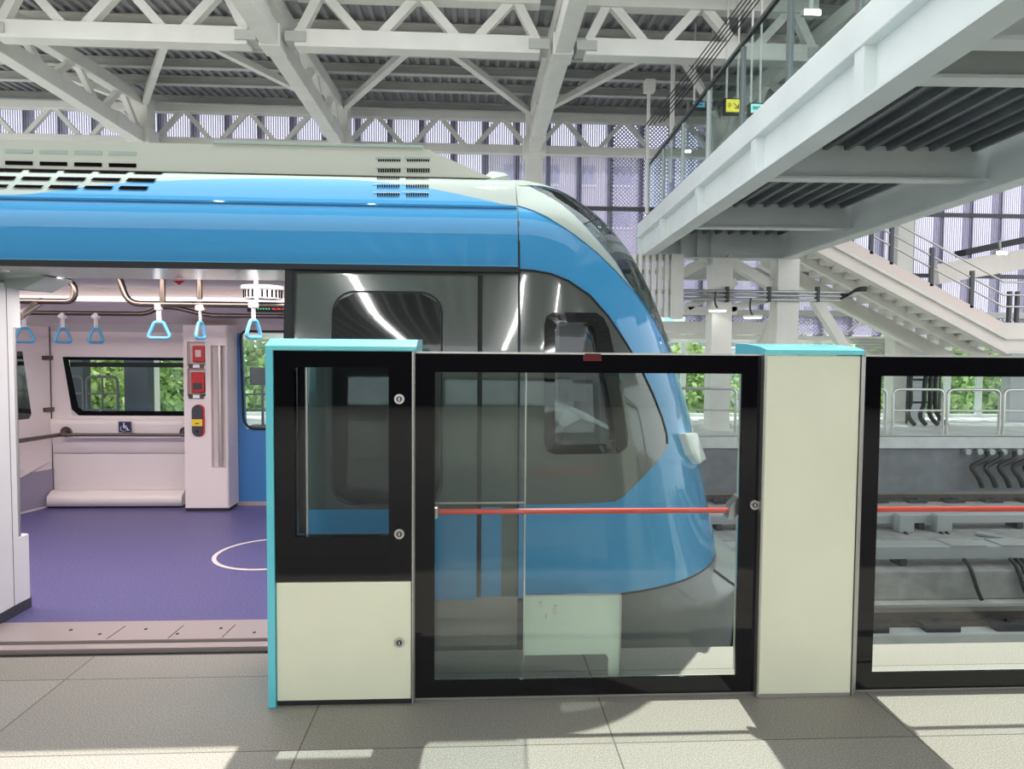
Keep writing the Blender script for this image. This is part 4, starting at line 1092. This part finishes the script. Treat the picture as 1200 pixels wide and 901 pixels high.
dark_slot = mat('slot_dark', (.008, .005, .006), .9, spec=0)
def band_slot(m, pa, pb, py0, py1, dx0=0, dx1=0):
    x, f0 = fband(pa, py1); _, f1 = fband(pa, py0)
    a0 = xat(pa+dx0, py1, band(0, f0).y); b0 = xat(pb+dx0, py1, band(0, f0).y); a1 = xat(pa+dx1, py0, band(0, f1).y); b1 = xat(pb+dx1, py0, band(0, f1).y)
    u = V((0, -.3, 1)).normalized()*.006
    m.add([band(a0, f0)+u, band(b0, f0)+u, band(b1, f1)+u, band(a1, f1)+u], [(0, 1, 2, 3)])
def shroud_slot(m, pa, pb, py0, py1):
    m.box(xat(pa, py1, sy0-.004), xat(pb, py1, sy0-.004), sy0-.004, sy0+.01, zat(pa, py1, sy0), zat(pa, py0, sy0))
m = MB()
for c in range(-1, 4):
    shroud_slot(m, 6+c*40.5, 38+c*40.5, 188.5+c*.9, 193+c*.9)
    for r_ in range(3):
        band_slot(m, 35+c*41-r_*9, 68+c*41-r_*9, 198.5+r_*9.5+c*.6, 202+r_*9.5+c*.6, -2, 2)
m.build('roof_louvre', dark_slot, train)
for c in range(0, 4):
    m = MB(); shroud_slot(m, 6+c*40.5, 38+c*40.5, 175+c*.8, 179+c*.8); m.build('louvre_blade', twhite, train)
m = MB()
def blade(f, *a):
    q = MB(); f(q, *a); q.build('louvre_blade', twhite, train)
for pa, pb in ((443, 470), (477, 504)):
    for k in range(10):
        q = pa+(pb-pa)*k/10; w_ = 1.7
        shroud_slot(m, q, q+w_, 186.7, 189.3); shroud_slot(m, q, q+w_, 197.5, 202)
        for yy in (207, 217.5, 227.5): band_slot(m, q-1, q+w_-1, yy, yy+3.4)
    blade(shroud_slot, pa-3, pb, 184, 186.2); blade(shroud_slot, pa-3, pb, 196.2, 197.4)
    for yy in (205, 215.8, 225.8): blade(band_slot, pa-6, pb-1, yy, yy+1)
m.build('roof_louvre', dark_slot, train)

# ------------------------------------------------------------------ inside the car
YW = 6.72
MB().box(-6, .2, 3.81, YW, -.06, 0).build('car_floor', purple, train)
s_ = MB().box(XL, XD, 3.56, 3.81, -.05, 0.004).build('door_sill', sill_m, train)
MB().box(XL, XD, 3.42, 3.475, -.3, -.03).build('gap_shade', black, s_)  # black block standing in for the shade in the platform gap
MB().box(XL, XD, 3.475, 3.535, -.05, -.004).build('sill_rail', sill_m, s_)
MB().box(XL, XD, 3.535, 3.56, -.05, -.02).build('sill_groove', black, s_)
for px in (130, 200, 262):
    a = fl(px, 745, .004); MB().bar((a.x, 3.57, .005), (a.x+.01, 3.74, .005), .003, .002).build('sill_joint', black, s_)
for px, py in ((83, 738), (117, 743), (171, 737), (208, 742.5), (259, 736), (298, 741)):
    a = fl(px, py, .005); MB().cyl((a.x, a.y, .004), (a.x, a.y, .007), .009, 10).build('screw', dark_dev, s_)
# white ring on the floor
ce = fl(318, 648, .002); m = MB(); R0, R1, n = .5, .535, 48
rx = ce.x-fl(251, 650, 0).x
R1 = rx; R0 = rx-.03; ring = []
m.strip_ring([V((ce.x+R1*math.cos(2*math.pi*k/n), ce.y+R1*1.0*math.sin(2*math.pi*k/n), .003)) for k in range(n)], [V((ce.x+R0*math.cos(2*math.pi*k/n), ce.y+R0*math.sin(2*math.pi*k/n), .003)) for k in range(n)])
m.build('floor_ring', pink, train)
# back wall with window
def wall_poly(pts, y0, y1, name, m_, parent=train): return MB().prism([(x, y0, z) for x, z in pts], (0, y1-y0, 0)).build(name, m_, parent)
xw0, xw1 = xat(62, 500, YW), xat(218, 500, YW)
wA, wB, wC = at(73, 418, YW), at(85, 487, YW), at(216, 487, YW)
ztw = 1.715; zl_ = wB.z
m = MB()
def pz(pts): m.prism([(x, YW, z) for x, z in pts], (0, .08, 0))
pz([(xw0, wA.z), (xw1, wA.z), (xw1, ztw), (xw0, ztw)])
pz([(xw0, zl_), (wB.x, zl_), (wA.x, wA.z), (xw0, wA.z)])
pz([(xw0, .6), (xw1, .6), (xw1, zl_), (xw0, zl_)])
m.build('back_wall', pink, train)
ow = [(wA.x, wA.z), (wB.x-.02, zl_+.07), (wB.x+.06, zl_), (wC.x, zl_), (wC.x, wA.z)]
iw = [(wA.x+.05, wA.z-.03), (wB.x+.05, zl_+.08), (wB.x+.1, zl_+.045), (wC.x, zl_+.045), (wC.x, wA.z-.03)]
MB().strip_ring([V((x, YW+.003, z)) for x, z in ow], [V((x, YW+.012, z)) for x, z in iw]).build('window_frame', black_gloss, train)
MB().add([V((x, YW+.03, z)) for x, z in iw], [tuple(range(5))]).build('window_pane', g_tint, train)
zb1 = zat(140, 419+10, YW)
for py, h in ((427.5, .045),):
    MB().box(iw[0][0], wC.x, YW+.035, YW+.05, zat(140, py, YW)-h/2, zat(140, py, YW)+h/2).build('window_bar', black, train)
# lower wall: profile run along the car
pr = [(YW+.02, .62), (YW-.02, .85), (YW-.035, .82), (YW-.02, .66), (YW-.02, .62)]
zl1 = zat(140, 531, YW)
MB().prism([(xw0, YW+.05, zl1), (xw0, YW+.0, zl1), (xw0, YW-.012, zl1+.01), (xw0, YW-.02, zat(140, 512, YW)), (xw0, YW-.05, zat(140, 497, YW)), (xw0, YW-.04, zat(140, 491, YW)), (xw0, YW+.05, zat(140, 489, YW))], (xw1-xw0, 0, 0), True).build('lower_wall', pink, train)
MB().box(xw0, xw1, YW+.0, YW+.05, .0, zl1-.006).build('lower_wall', pink, train)
MB().prism([(xw0, YW+.02, .16), (xw0, YW-.06, .15), (xw0, YW-.12, .11), (xw0, YW-.13, .02), (xw0, YW+.02, .02)], (xw1-xw0, 0, 0), True).build('skirting', pink, train)
MB().box(xw0, xw1, YW-.11, YW, 0, .02).build('skirting_base', black, train)
# left gangway wall, turned towards the platform
gx, gy = xat(20, 500, 6.1)-.25, 6.05
def gw(f, z, off=0): return V((xw0+(gx-xw0)*f, YW+(gy-YW)*f-off, z))
zs_b = zat(45, 560, 6.5)
m = MB(); m.prism([gw(0, 0), gw(1, 0), gw(1, ztw), gw(0, ztw)], (0, .08, 0)); m.build('gangway_wall', pink, train)
wq = [gw(.43, 1.48, .005), gw(.32, .9, .005), gw(.36, .86, .005), gw(.98, .86, .005), gw(.98, 1.48, .005)]
MB().add(wq, [(0, 1, 2, 3, 4)]).build('gangway_window', tdark2, train)
MB().prism([gw(.0, .83, .01), gw(1, .83, .01), gw(1, .3, .12), gw(.55, .3, .14), gw(.02, .43, .05)], (0, .05, 0)).build('seat_shell', pink, train)
MB().prism([gw(.35, .42, .1), gw(1, .42, .2), gw(1, .36, .45), gw(.45, .36, .3)], (0, 0, -.04)).build('seat_base', pink, train, .01)
MB().prism([gw(.0, .02, .012), gw(1, .02, .012), gw(1, .36, .012), gw(.0, .36, .012)], (0, .03, 0)).build('under_seat_panel', mat('grey_violet', (.3, .27, .36), .5), train)
MB().tube([gw(.015, 0, .004), gw(.015, ztw, .004)], .006, 6).build('wall_joint', dark_dev, train)
for z in (1.42, .93): MB().bar(gw(.12, z, .02), gw(-.03, z, .02), .03, .04).build('hinge', bronze, train)
# ceiling, header and light strip
MB().box(-6, .1, 3.5, 4.02, 1.905, 1.96).build('door_header', header_m, train)
zcl = 2.03
MB().box(-6, .1, 4.02, 6.0, zcl, zcl+.03).build('car_ceiling', inceil, train)
MB().prism([(-6, 6.0, zcl+.03), (-6, 6.0, zat(170, 354, 6.0)), (-6, YW, zat(170, 379, YW)), (-6, YW+.06, zat(170, 379, YW)), (-6, YW+.06, zcl+.03)], (6.1, 0, 0)).build('ceiling_cove', pink, train)
MB().box(-6, .1, YW-.01, YW+.06, zat(170, 388, YW)-.01, zat(170, 378, YW)).build('ceiling_recess', inceil, train)
MB().box(-6, .05, 5.95, 5.99, zat(170, 352, 5.96), zat(170, 348.3, 5.96)).build('light_strip', strip_m, train)
MB().box(.1, .14, 3.62, YW, 0, 2.06).build('cab_bulkhead', pink, train)
MB().box(-6.05, -6, 3.45, YW, 0, 2.06).build('end_bulkhead', pink, train)
MB().box(XD+.03, .1, 3.5, 3.54, 0, 1.9).build('inner_lining', pink, train)
MB().prism([(xat(-60, 330, 3.9), 3.6, zcl), (xat(55, 330, 3.9), 3.9, 1.90), (xat(28, 342, 3.9), 3.9, 1.83), (xat(-60, 335, 3.9), 3.9, 1.86)], (0, .25, 0)).build('header_gusset', twhite, train)
MB().cyl((xat(6, 317, 3.7), 3.7, 1.9), (xat(6, 317, 3.7), 3.7, 1.905), .02, 12).build('sensor', chrome, train)
MB().prism([(xat(206, 331, 4.05), 4.02, zat(213, 329, 4.02)), (xat(220, 331, 4.05), 4.02, zat(213, 329, 4.02)), (xat(213, 331, 4.05), 4.02, zat(213, 334, 4.02))], (0, -.01, 0)).build('warning_triangle', red_dev, train)
# ceiling vent
c = at(308, 343, 4.9)
v_ = MB().tube([V((c.x, 4.9, c.z+.02)), V((c.x, 4.9, c.z+.045))], .145, 28).tube([V((c.x, 4.9, c.z-.045)), V((c.x, 4.9, c.z+.02))], .125, 28).build('ceiling_vent', inpost, train)
m = MB()
for k in range(24):
    a = 2*math.pi*k/24; p = V((c.x+.127*math.cos(a), 4.9+.127*math.sin(a), c.z-.012)); m.obox(p, V((-math.sin(a), math.cos(a), 0))*.006, V((math.cos(a), math.sin(a), 0))*.003, (0, 0, .026))
m.build('vent_slot', dark_slot, v_)
# far door, interior blue
fd0 = xat(268, 500, YW); fw0t, fw0b = at(282, 388, YW), at(287, 496, YW); fw1 = xat(352, 450, YW)
m = MB()
def fz(pts): m.prism([(x, YW, z) for x, z in pts], (0, .06, 0))
zt1, zb2 = fw0t.z, zat(300, 503, YW)
fz([(fd0, zt1), (.1, zt1), (.1, 1.8), (fd0, 1.8)]); fz([(fd0, 0), (.1, 0), (.1, zb2), (fd0, zb2)])
fz([(fd0, zb2), (fw0b.x, zb2), (fw0t.x, zt1), (fd0, zt1)]); fz([(fw1, zb2), (.1, zb2), (.1, zt1), (fw1, zt1)])
fd = m.build('far_door', blue_in, train)
MB().tube(bend([(fw1, YW-.004, zt1), (fw0t.x+.03, YW-.004, zt1), (fw0t.x, YW-.004, zt1-.05), (fw0b.x-.01, YW-.004, zb2+.08), (fw0b.x+.05, YW-.004, zb2+.005), (fw1, YW-.004, zb2)], .07), .012, 6).build('window_seal', black, fd)
MB().box(fw0t.x-.1, fw1, YW+.03, YW+.04, zb2, zt1).build('window_pane', g_clear, fd)
MB().box(fd0, .1, YW-.03, YW, 0, .035).build('threshold', sill_m, fd)
# service column
yc = 6.46
cA, cB = at(216, 500, yc), at(267.5, 500, yc); cC = xat(280, 560, YW); ztc = zat(240, 381, yc)
m = MB()
r0z, r1z = zat(230, 400.5, yc), zat(230, 428, yc); r2z, r3z = zat(230, 432, yc), zat(230, 464.5, yc)
rx0, rx1 = xat(219, 420, yc), xat(240.5, 420, yc); hx0, hx1 = xat(247.5, 480, yc), xat(265.5, 480, yc); hz0, hz1 = zat(256, 405, yc), zat(256, 548, yc)
for (a, b, z0, z1) in ((cA.x, rx0, .03, ztc), (rx1, hx0, .03, ztc), (hx1, cB.x, .03, ztc), (rx0, rx1, .03, r3z), (rx0, rx1, r2z, r1z), (rx0, rx1, r0z, ztc), (hx0, hx1, .03, hz1), (hx0, hx1, hz0, ztc)):
    m.box(a, b, yc, yc+.06, z0, z1)
m.box(cA.x, cB.x, yc+.06, yc+.08, .03, ztc); m.box(cA.x, cA.x+.02, yc+.08, YW, .03, ztc); m.box(cA.x, cB.x, yc+.08, YW, ztc-.02, ztc)
m.prism([(cB.x, yc, .03), (cC, YW-.01, .03), (cC, YW-.01, ztc), (cB.x, yc, ztc)], (-.02, .0, 0))
col = m.build('service_column', pink, train)
MB().prism([(cA.x, yc+.004, 0), (cB.x, yc+.004, 0), (cC-.005, YW-.01, 0), (cA.x, YW, 0)], (0, 0, .03)).build('plinth', black, col)
MB().cyl(((hx0+hx1)/2, yc+.03, hz1), ((hx0+hx1)/2, yc+.03, hz0), .018, 12).build('grab_pole', chrome, col)
for i, (pa, pb, pc, pd_) in enumerate(((225.5, 240, 405, 424.5), (224, 239.5, 436, 460))):
    a, b = at(pa, pc, yc+.03), at(pb, pd_, yc+.03)
    d_ = MB().box(a.x, b.x, yc+.02, yc+.058, b.z, a.z).build('alarm_box', red_dev, col, .008)
    if i == 0: MB().box(a.x+.03, b.x-.03, yc+.016, yc+.021, b.z+.05, a.z-.04).build('alarm_face', sill_m, d_)
    else: MB().box(a.x+.02, b.x-.02, yc+.014, yc+.021, b.z+.03, b.z+.09).build('alarm_face', dark_dev, d_)
    e0 = at(221.5, pd_+2.5, yc); e1 = at(239, pd_+4.5, yc)
    MB().box(e0.x, e1.x, yc-.012, yc+.03, e0.z-.035, e0.z+.005).build('latch', bronze, col)
    MB().box(e0.x+.04, e1.x-.035, yc-.014, yc-.011, e0.z-.03, e0.z).build('latch_tab', white_m, col)
a, b = at(225.5, 474.5, yc), at(238.5, 511, yc)
ip = MB().prism([(x, yc-.02, z) for x, z in rrect(a.x, b.x, b.z, a.z, .05, 8)], (0, .022, 0), True).build('intercom', dark_dev, col)
MB().prism([(x, yc-.012, z) for x, z in rrect(a.x+.008, b.x+.014, b.z-.004, a.z+.006, .05, 8)], (0, .013, 0), True).build('intercom_rim', red_dev, col)
z0, z1 = zat(232, 499, yc), zat(232, 491, yc)
MB().box(a.x, b.x, yc-.023, yc-.02, z0, z1).build('intercom_sticker', yellow_m, ip)
MB().box(a.x+.03, b.x-.03, yc-.0245, yc-.023, z0+.02, z0+.03).build('sticker_print', dark_dev, ip)
MB().cyl(((a.x+b.x)/2, yc-.024, zat(232, 505, yc)), ((a.x+b.x)/2, yc-.02, zat(232, 505, yc)), .015, 12).build('button', black, ip)
# wheelchair sign
a, b = at(139, 494, YW-.07), at(153.5, 506.5, YW-.07); s_ = (b.x-a.x)
sg = MB().box(a.x, b.x, YW-.075, YW-.06, b.z, a.z).build('wheelchair_sign', navy, train)
yy = YW-.078; m = MB(); q = lambda u, v: V((a.x+s_*u, yy, b.z+(a.z-b.z)*v))
m.add([q(.46+.06*math.cos(2*math.pi*k/12), .84+.07*math.sin(2*math.pi*k/12)) for k in range(12)], [tuple(range(12))])
def stroke(u0, v0, u1, v1, w=.07): m.bar(q(u0, v0), q(u1, v1), .002, s_*w, (1, 0, 0) if abs(u1-u0) < abs(v1-v0) else (0, 0, 1))
stroke(.46, .76, .46, .42, .1); stroke(.42, .6, .68, .6); stroke(.42, .44, .7, .44, .09); stroke(.7, .46, .78, .2, .09); stroke(.76, .2, .9, .24, .07)
arc = [q(.44+.26*math.cos(math.radians(k)), .36+.26*math.sin(math.radians(k))) for k in range(110, 361, 15)]
for p0, p1 in zip(arc, arc[1:]): m.bar(p0, p1, .002, s_*.07, (0, 1, 0))
m.build('pictogram', white_m, sg)
# handrails
def pipe(pts, r, name, rad=.1): return MB().tube(bend(pts, rad), r, 12).build(name, bronze, train)
y1 = 4.9
za = zat(250, 357, y1)
pipe([at(140, 326, y1), V((xat(150, 357, y1), y1, za)), V((.08, y1, za))], .021, 'handrail', .14)
pipe([V((xat(-20, 355, y1), y1, zat(60, 353, y1))), V((xat(88, 353, y1), y1, zat(60, 353, y1))), at(87, 330, y1), at(66, 328, y1)], .021, 'handrail', .1)
y2 = 5.7
z2 = zat(100, 367, y2)
pipe([V((xat(-20, 367, y2), y2, z2)), V((xat(172, 367, y2), y2, z2)), at(188, 359.5, y2), at(205, 360, y2), V((xat(245, 370, y2), y2, zat(245, 369.5, y2))), V((.08, y2, zat(245, 369.5, y2)))], .02, 'handrail', .06)
pipe([at(22, 371, 4.2), at(48, 353, 5.2)], .026, 'handrail')
for px in (190.5, 234):
    MB().cyl((xat(px, 350, y1), y1, za), (xat(px, 340, y1), y1, zcl), .02, 10).build('rail_hanger', bronze, train)
# bumper rail on the back wall
zr_ = zat(140, 509.5, 6.6)
MB().tube([V((xat(68, 509, 6.6), 6.6, zr_)), V((xat(216, 509, 6.6), 6.6, zr_))], .016, 10).build('wall_rail', bronze, train)
MB().tube([V((xat(70, 509, 6.6), 6.6, zr_)), at(20, 517, 6.0)], .02, 10).build('wall_rail', bronze, train)
for px in (72, 213):
    p = at(px, 506, 6.6); MB().tube([V((p.x, 6.6, zr_)), V((p.x, YW, zr_+.03))], .022, 10).build('rail_bracket', bronze, train)
    MB().cyl((p.x, YW-.055, zr_+.02), (p.x, YW-.03, zr_+.02), .05, 14).build('rail_bracket', bronze, train)
# display
a, b = at(292, 358, 5.9), at(352, 365, 5.9)
dsp = MB().box(a.x, b.x, 5.85, 5.92, b.z-.01, a.z).build('led_display', black, train)
m = MB(); m2 = MB()
for k in range(9):
    x = xat(302+k*1.6, 361, 5.85); m.box(x, x+.008, 5.846, 5.85, b.z+.012+.01*(k % 2), a.z-.012)
for k in range(12):
    x = xat(319+k*2, 361, 5.85); m2.box(x, x+.01, 5.846, 5.85, b.z+.012, a.z-.012-.012*(k % 3))
m.build('led_text', led_g, dsp); m2.build('led_text', led_r, dsp)
# near left door pillar
def atx(px, py, x):
    d = ray(px, py); return CAM + d*(x/d.x)
xp = -2.585; yp1 = atx(26.5, 480, xp).y; yp0 = atx(17.5, 480, xp).y
zk, zh1, pz_ = atx(22, 630, xp).z, atx(22, 384, xp).z, 1.86
m = MB(); m.box(XL-.7, xp, 3.5, yp0, .06, pz_); m.box(XL-.7, xp, yp0, yp1, zh1, pz_); m.box(XL-.7, xp-.045, yp0, yp1-.004, zk, zh1)
m.prism([(xp, yp0, .06), (xp+.006, 4.04, .06), (xp-.02, 4.06, .06), (XL-.7, 4.06, .06), (XL-.7, yp0, .06)], (0, 0, zk-.06))
np_ = m.build('door_pillar', inpost, train)
MB().box(XL-.7, xp+.004, 3.5, 4.055, 0, .06).build('kick_strip', dark_dev, np_)
MB().cyl((xp-.02, (yp0+yp1)/2, zk), (xp-.02, (yp0+yp1)/2, zh1), .014, 12).build('grab_pole', chrome, np_)
MB().box(xp-.001, xp+.001, atx(11, 500, xp).y, atx(11, 500, xp).y+.004, .06, pz_).build('panel_joint', dark_dev, np_)
# cab interior seen through the side window
MB().box(X0, .9, 6.25, 6.3, .5, 2.1).build('cab_lining', mat('cab_grey', (.5, .52, .53), .6), train)
MB().box(.145, .17, 3.9, 6.3, .3, 2.2).build('cab_lining', MATS['cab_grey'], train)
MB().box(X0, .75, 4.1, 6.0, 2.1, 2.13).build('cab_ceiling', MATS['cab_grey'], train)
MB().box(X0, 1.05, 3.7, 6.4, .3, .33).build('cab_floor', MATS['cab_grey'], train)
b1_ = at(716, 510, 4.0); MB().prism([(b1_.x-.35, 3.85, .55), (b1_.x+.1, 3.85, .55), (b1_.x+.12, 3.85, 1.0), (b1_.x-.2, 3.85, 1.13), (b1_.x-.3, 3.85, 1.08)], (0, 1.9, 0)).build('driver_desk', twhite, train, .01)
MB().box(xat(655, 400, 3.75), xat(687, 400, 3.75), 3.74, 3.75, zat(670, 470, 3.75), 1.75).build('roller_blind', mat('blind_grey', (.45, .48, .5), .7), train)

# strap handles ------------------------------------------------------------
def make_strap():
    t = thing('strap_handle', 'x', 'strap handle', (0, 0, 0), 'strap handles in the train')
    L = .1
    MB().box(-.016, .016, -.004, .004, -L, .012).build('strap', strap_m, t, .002)
    MB().box(-.02, .02, -.028, .028, -.012, .034).build('rail_clip', strap_m, t, .006)
    o = bend([(-.028, 0, -L+.005), (.028, 0, -L+.005), (.078, 0, -L-.1), (-.078, 0, -L-.1)], .03, 5)
    pts = bend([(0, 0, -L+.005), (.03, 0, -L+.005), (.08, 0, -L-.105), (-.08, 0, -L-.105), (-.03, 0, -L+.005), (0, 0, -L+.005)], .035, 6)[:-1]
    MB().tube(pts, .0115, 10, True).build('ring', ring_m, t)
    return t
strap0 = make_strap()
sp = [((73, 366), y2, 72, z2, 'blue strap handle hanging left over the train window, turned sideways'), ((112, 366), y2, 74, z2, 'blue strap handle hanging over the left part of the train window'),
      ((186, 359), y1, 2, za, 'blue strap handle seen flat on, hanging beside the service column'), ((234.5, 357), y1, 88, za, 'blue strap handle seen edge on before the service column'),
      ((297, 357), y1-.35, 70, zat(297, 353, y1-.35), 'blue strap handle hanging near the vent in front of the blue door'), ((28, 367), y2, 60, z2, 'blue strap handle half hidden by the white door pillar')]
for i, (p, y, rz, z, lb) in enumerate(sp):
    l_ = (xat(*p, y), y, z-.03)
    if i == 0: strap0.location = l_; strap0.rotation_euler.z = math.radians(rz); strap0['label'] = lb
    else: dup(strap0, l_, lb, math.radians(rz))
MB().cyl((xat(300, 330, y1-.35), y1-.35, zat(297, 353, y1-.35)-.01), (xat(300, 330, y1-.35), y1-.35, zcl), .012, 8).build('strap_hanger', strap_m, train)
MB().tube([(-1.9, y1-.35, zat(297, 353, y1-.35)), (-1.3, y1-.35, zat(297, 353, y1-.35))], .006, 6).build('strap_rail', strap_m, train)

# ------------------------------------------------------------------ platform behind the camera (it lights and mirrors in the glass)
m = MB(); x = -16.0
while x < 18:                                   # slatted platform ceiling: daylight falls through the gaps
    m.box(x, x+.2, -13, 2.0, 4.3, 4.36); x += .3
struct(m.build('ceiling_platform', mat('dark_slat', (.14, .14, .14), .5)))
m = MB(); x = -15.8
while x < 18:
    m.box(x, x+.1, -13, 2.0, 4.34, 4.35); x += .3
struct(m.build('ceiling_diffuser', translucent('sun_diffuser', (.7, .72, .7), (.55, .57, .55))))  # added translucent strips, spread the sun into soft bright bands
struct(corrugated(-16, 18, (4.5, 7.5), (2.6, 7.5), .21, .05).build('ceiling_reflection_blocker', roofdeck))  # added unseen roof strip, gives the train roof a dark reflection
for i, x in enumerate((-4.6, -1.9, .8, 3.5, 6.2)):
    t = thing('linear_lamp', 'linear ceiling lamp over the platform, mirrored in the train side, ' + ORD[i], 'lamp', (x, -5, 4.2), 'platform lamps')
    for y in (-4.2, -7.7, -11.2):
        b_ = MB().box(x-.07, x+.07, y-1.7, y+1.7, 4.17, 4.298).build('housing', steel_g, t)
        MB().box(x-.05, x+.05, y-1.65, y+1.65, 4.15, 4.17).build('tube', lamp_m, t)

# ------------------------------------------------------------------ light and camera
w = bpy.data.worlds.new('sky'); SC.world = w; w.use_nodes = True
bg = w.node_tree.nodes['Background']; bg.inputs[0].default_value = (.94, .97, 1.0, 1); bg.inputs[1].default_value = 1.6
sun = bpy.data.lights.new('sun', 'SUN'); sun.energy = 5.0; sun.angle = math.radians(.8); sun.color = (1, .97, .88)
so = bpy.data.objects.new('sun', sun); COL.objects.link(so)
EL = math.radians(66); dv = V((.05, 1, 0)).normalized()*math.cos(EL)+V((0, 0, math.sin(EL)))
so.rotation_euler = dv.to_track_quat('Z', 'Y').to_euler()
def area(name, loc, size, energy, rot=(0, 0, 0), col=(1, 1, 1)):
    l = bpy.data.lights.new(name, 'AREA'); l.energy = energy; l.shape = 'RECTANGLE'; l.size, l.size_y = size; l.color = col
    o = bpy.data.objects.new(name, l); o.location = loc; o.rotation_euler = rot; COL.objects.link(o); return o
area('car_light', (-2.6, 4.45, 2.025), (6, .5), 96, col=(1, .92, .89))
pl_ = bpy.data.lights.new('cab_fill', 'POINT'); pl_.energy = 5; pl_.shadow_soft_size = .1  # added fill light to brighten the cab, no fixture there
po = bpy.data.objects.new('cab_fill', pl_); po.location = (.6, 4.9, 1.95); COL.objects.link(po)

cam = bpy.data.cameras.new('camera'); co = bpy.data.objects.new('camera', cam); COL.objects.link(co)
cam.sensor_fit = 'HORIZONTAL'; cam.sensor_width = 36; cam.lens = 36*FPX/IW; cam.clip_start = .05; cam.clip_end = 300
co.matrix_world = Matrix(((CR.x, CU.x, -CF.x, 0), (CR.y, CU.y, -CF.y, 0), (CR.z, CU.z, -CF.z, CZ), (0, 0, 0, 1)))
SC.camera = co
SC.view_settings.view_transform = 'Standard'; SC.view_settings.look = 'None'; SC.view_settings.exposure = .35; SC.view_settings.gamma = 1
SC.view_settings.use_curve_mapping = False
SC.cycles.use_denoising = True
SC.cycles.max_bounces = 10; SC.cycles.transparent_max_bounces = 24; SC.cycles.caustics_reflective = False; SC.cycles.caustics_refractive = False
SC.cycles.sample_clamp_indirect = 6
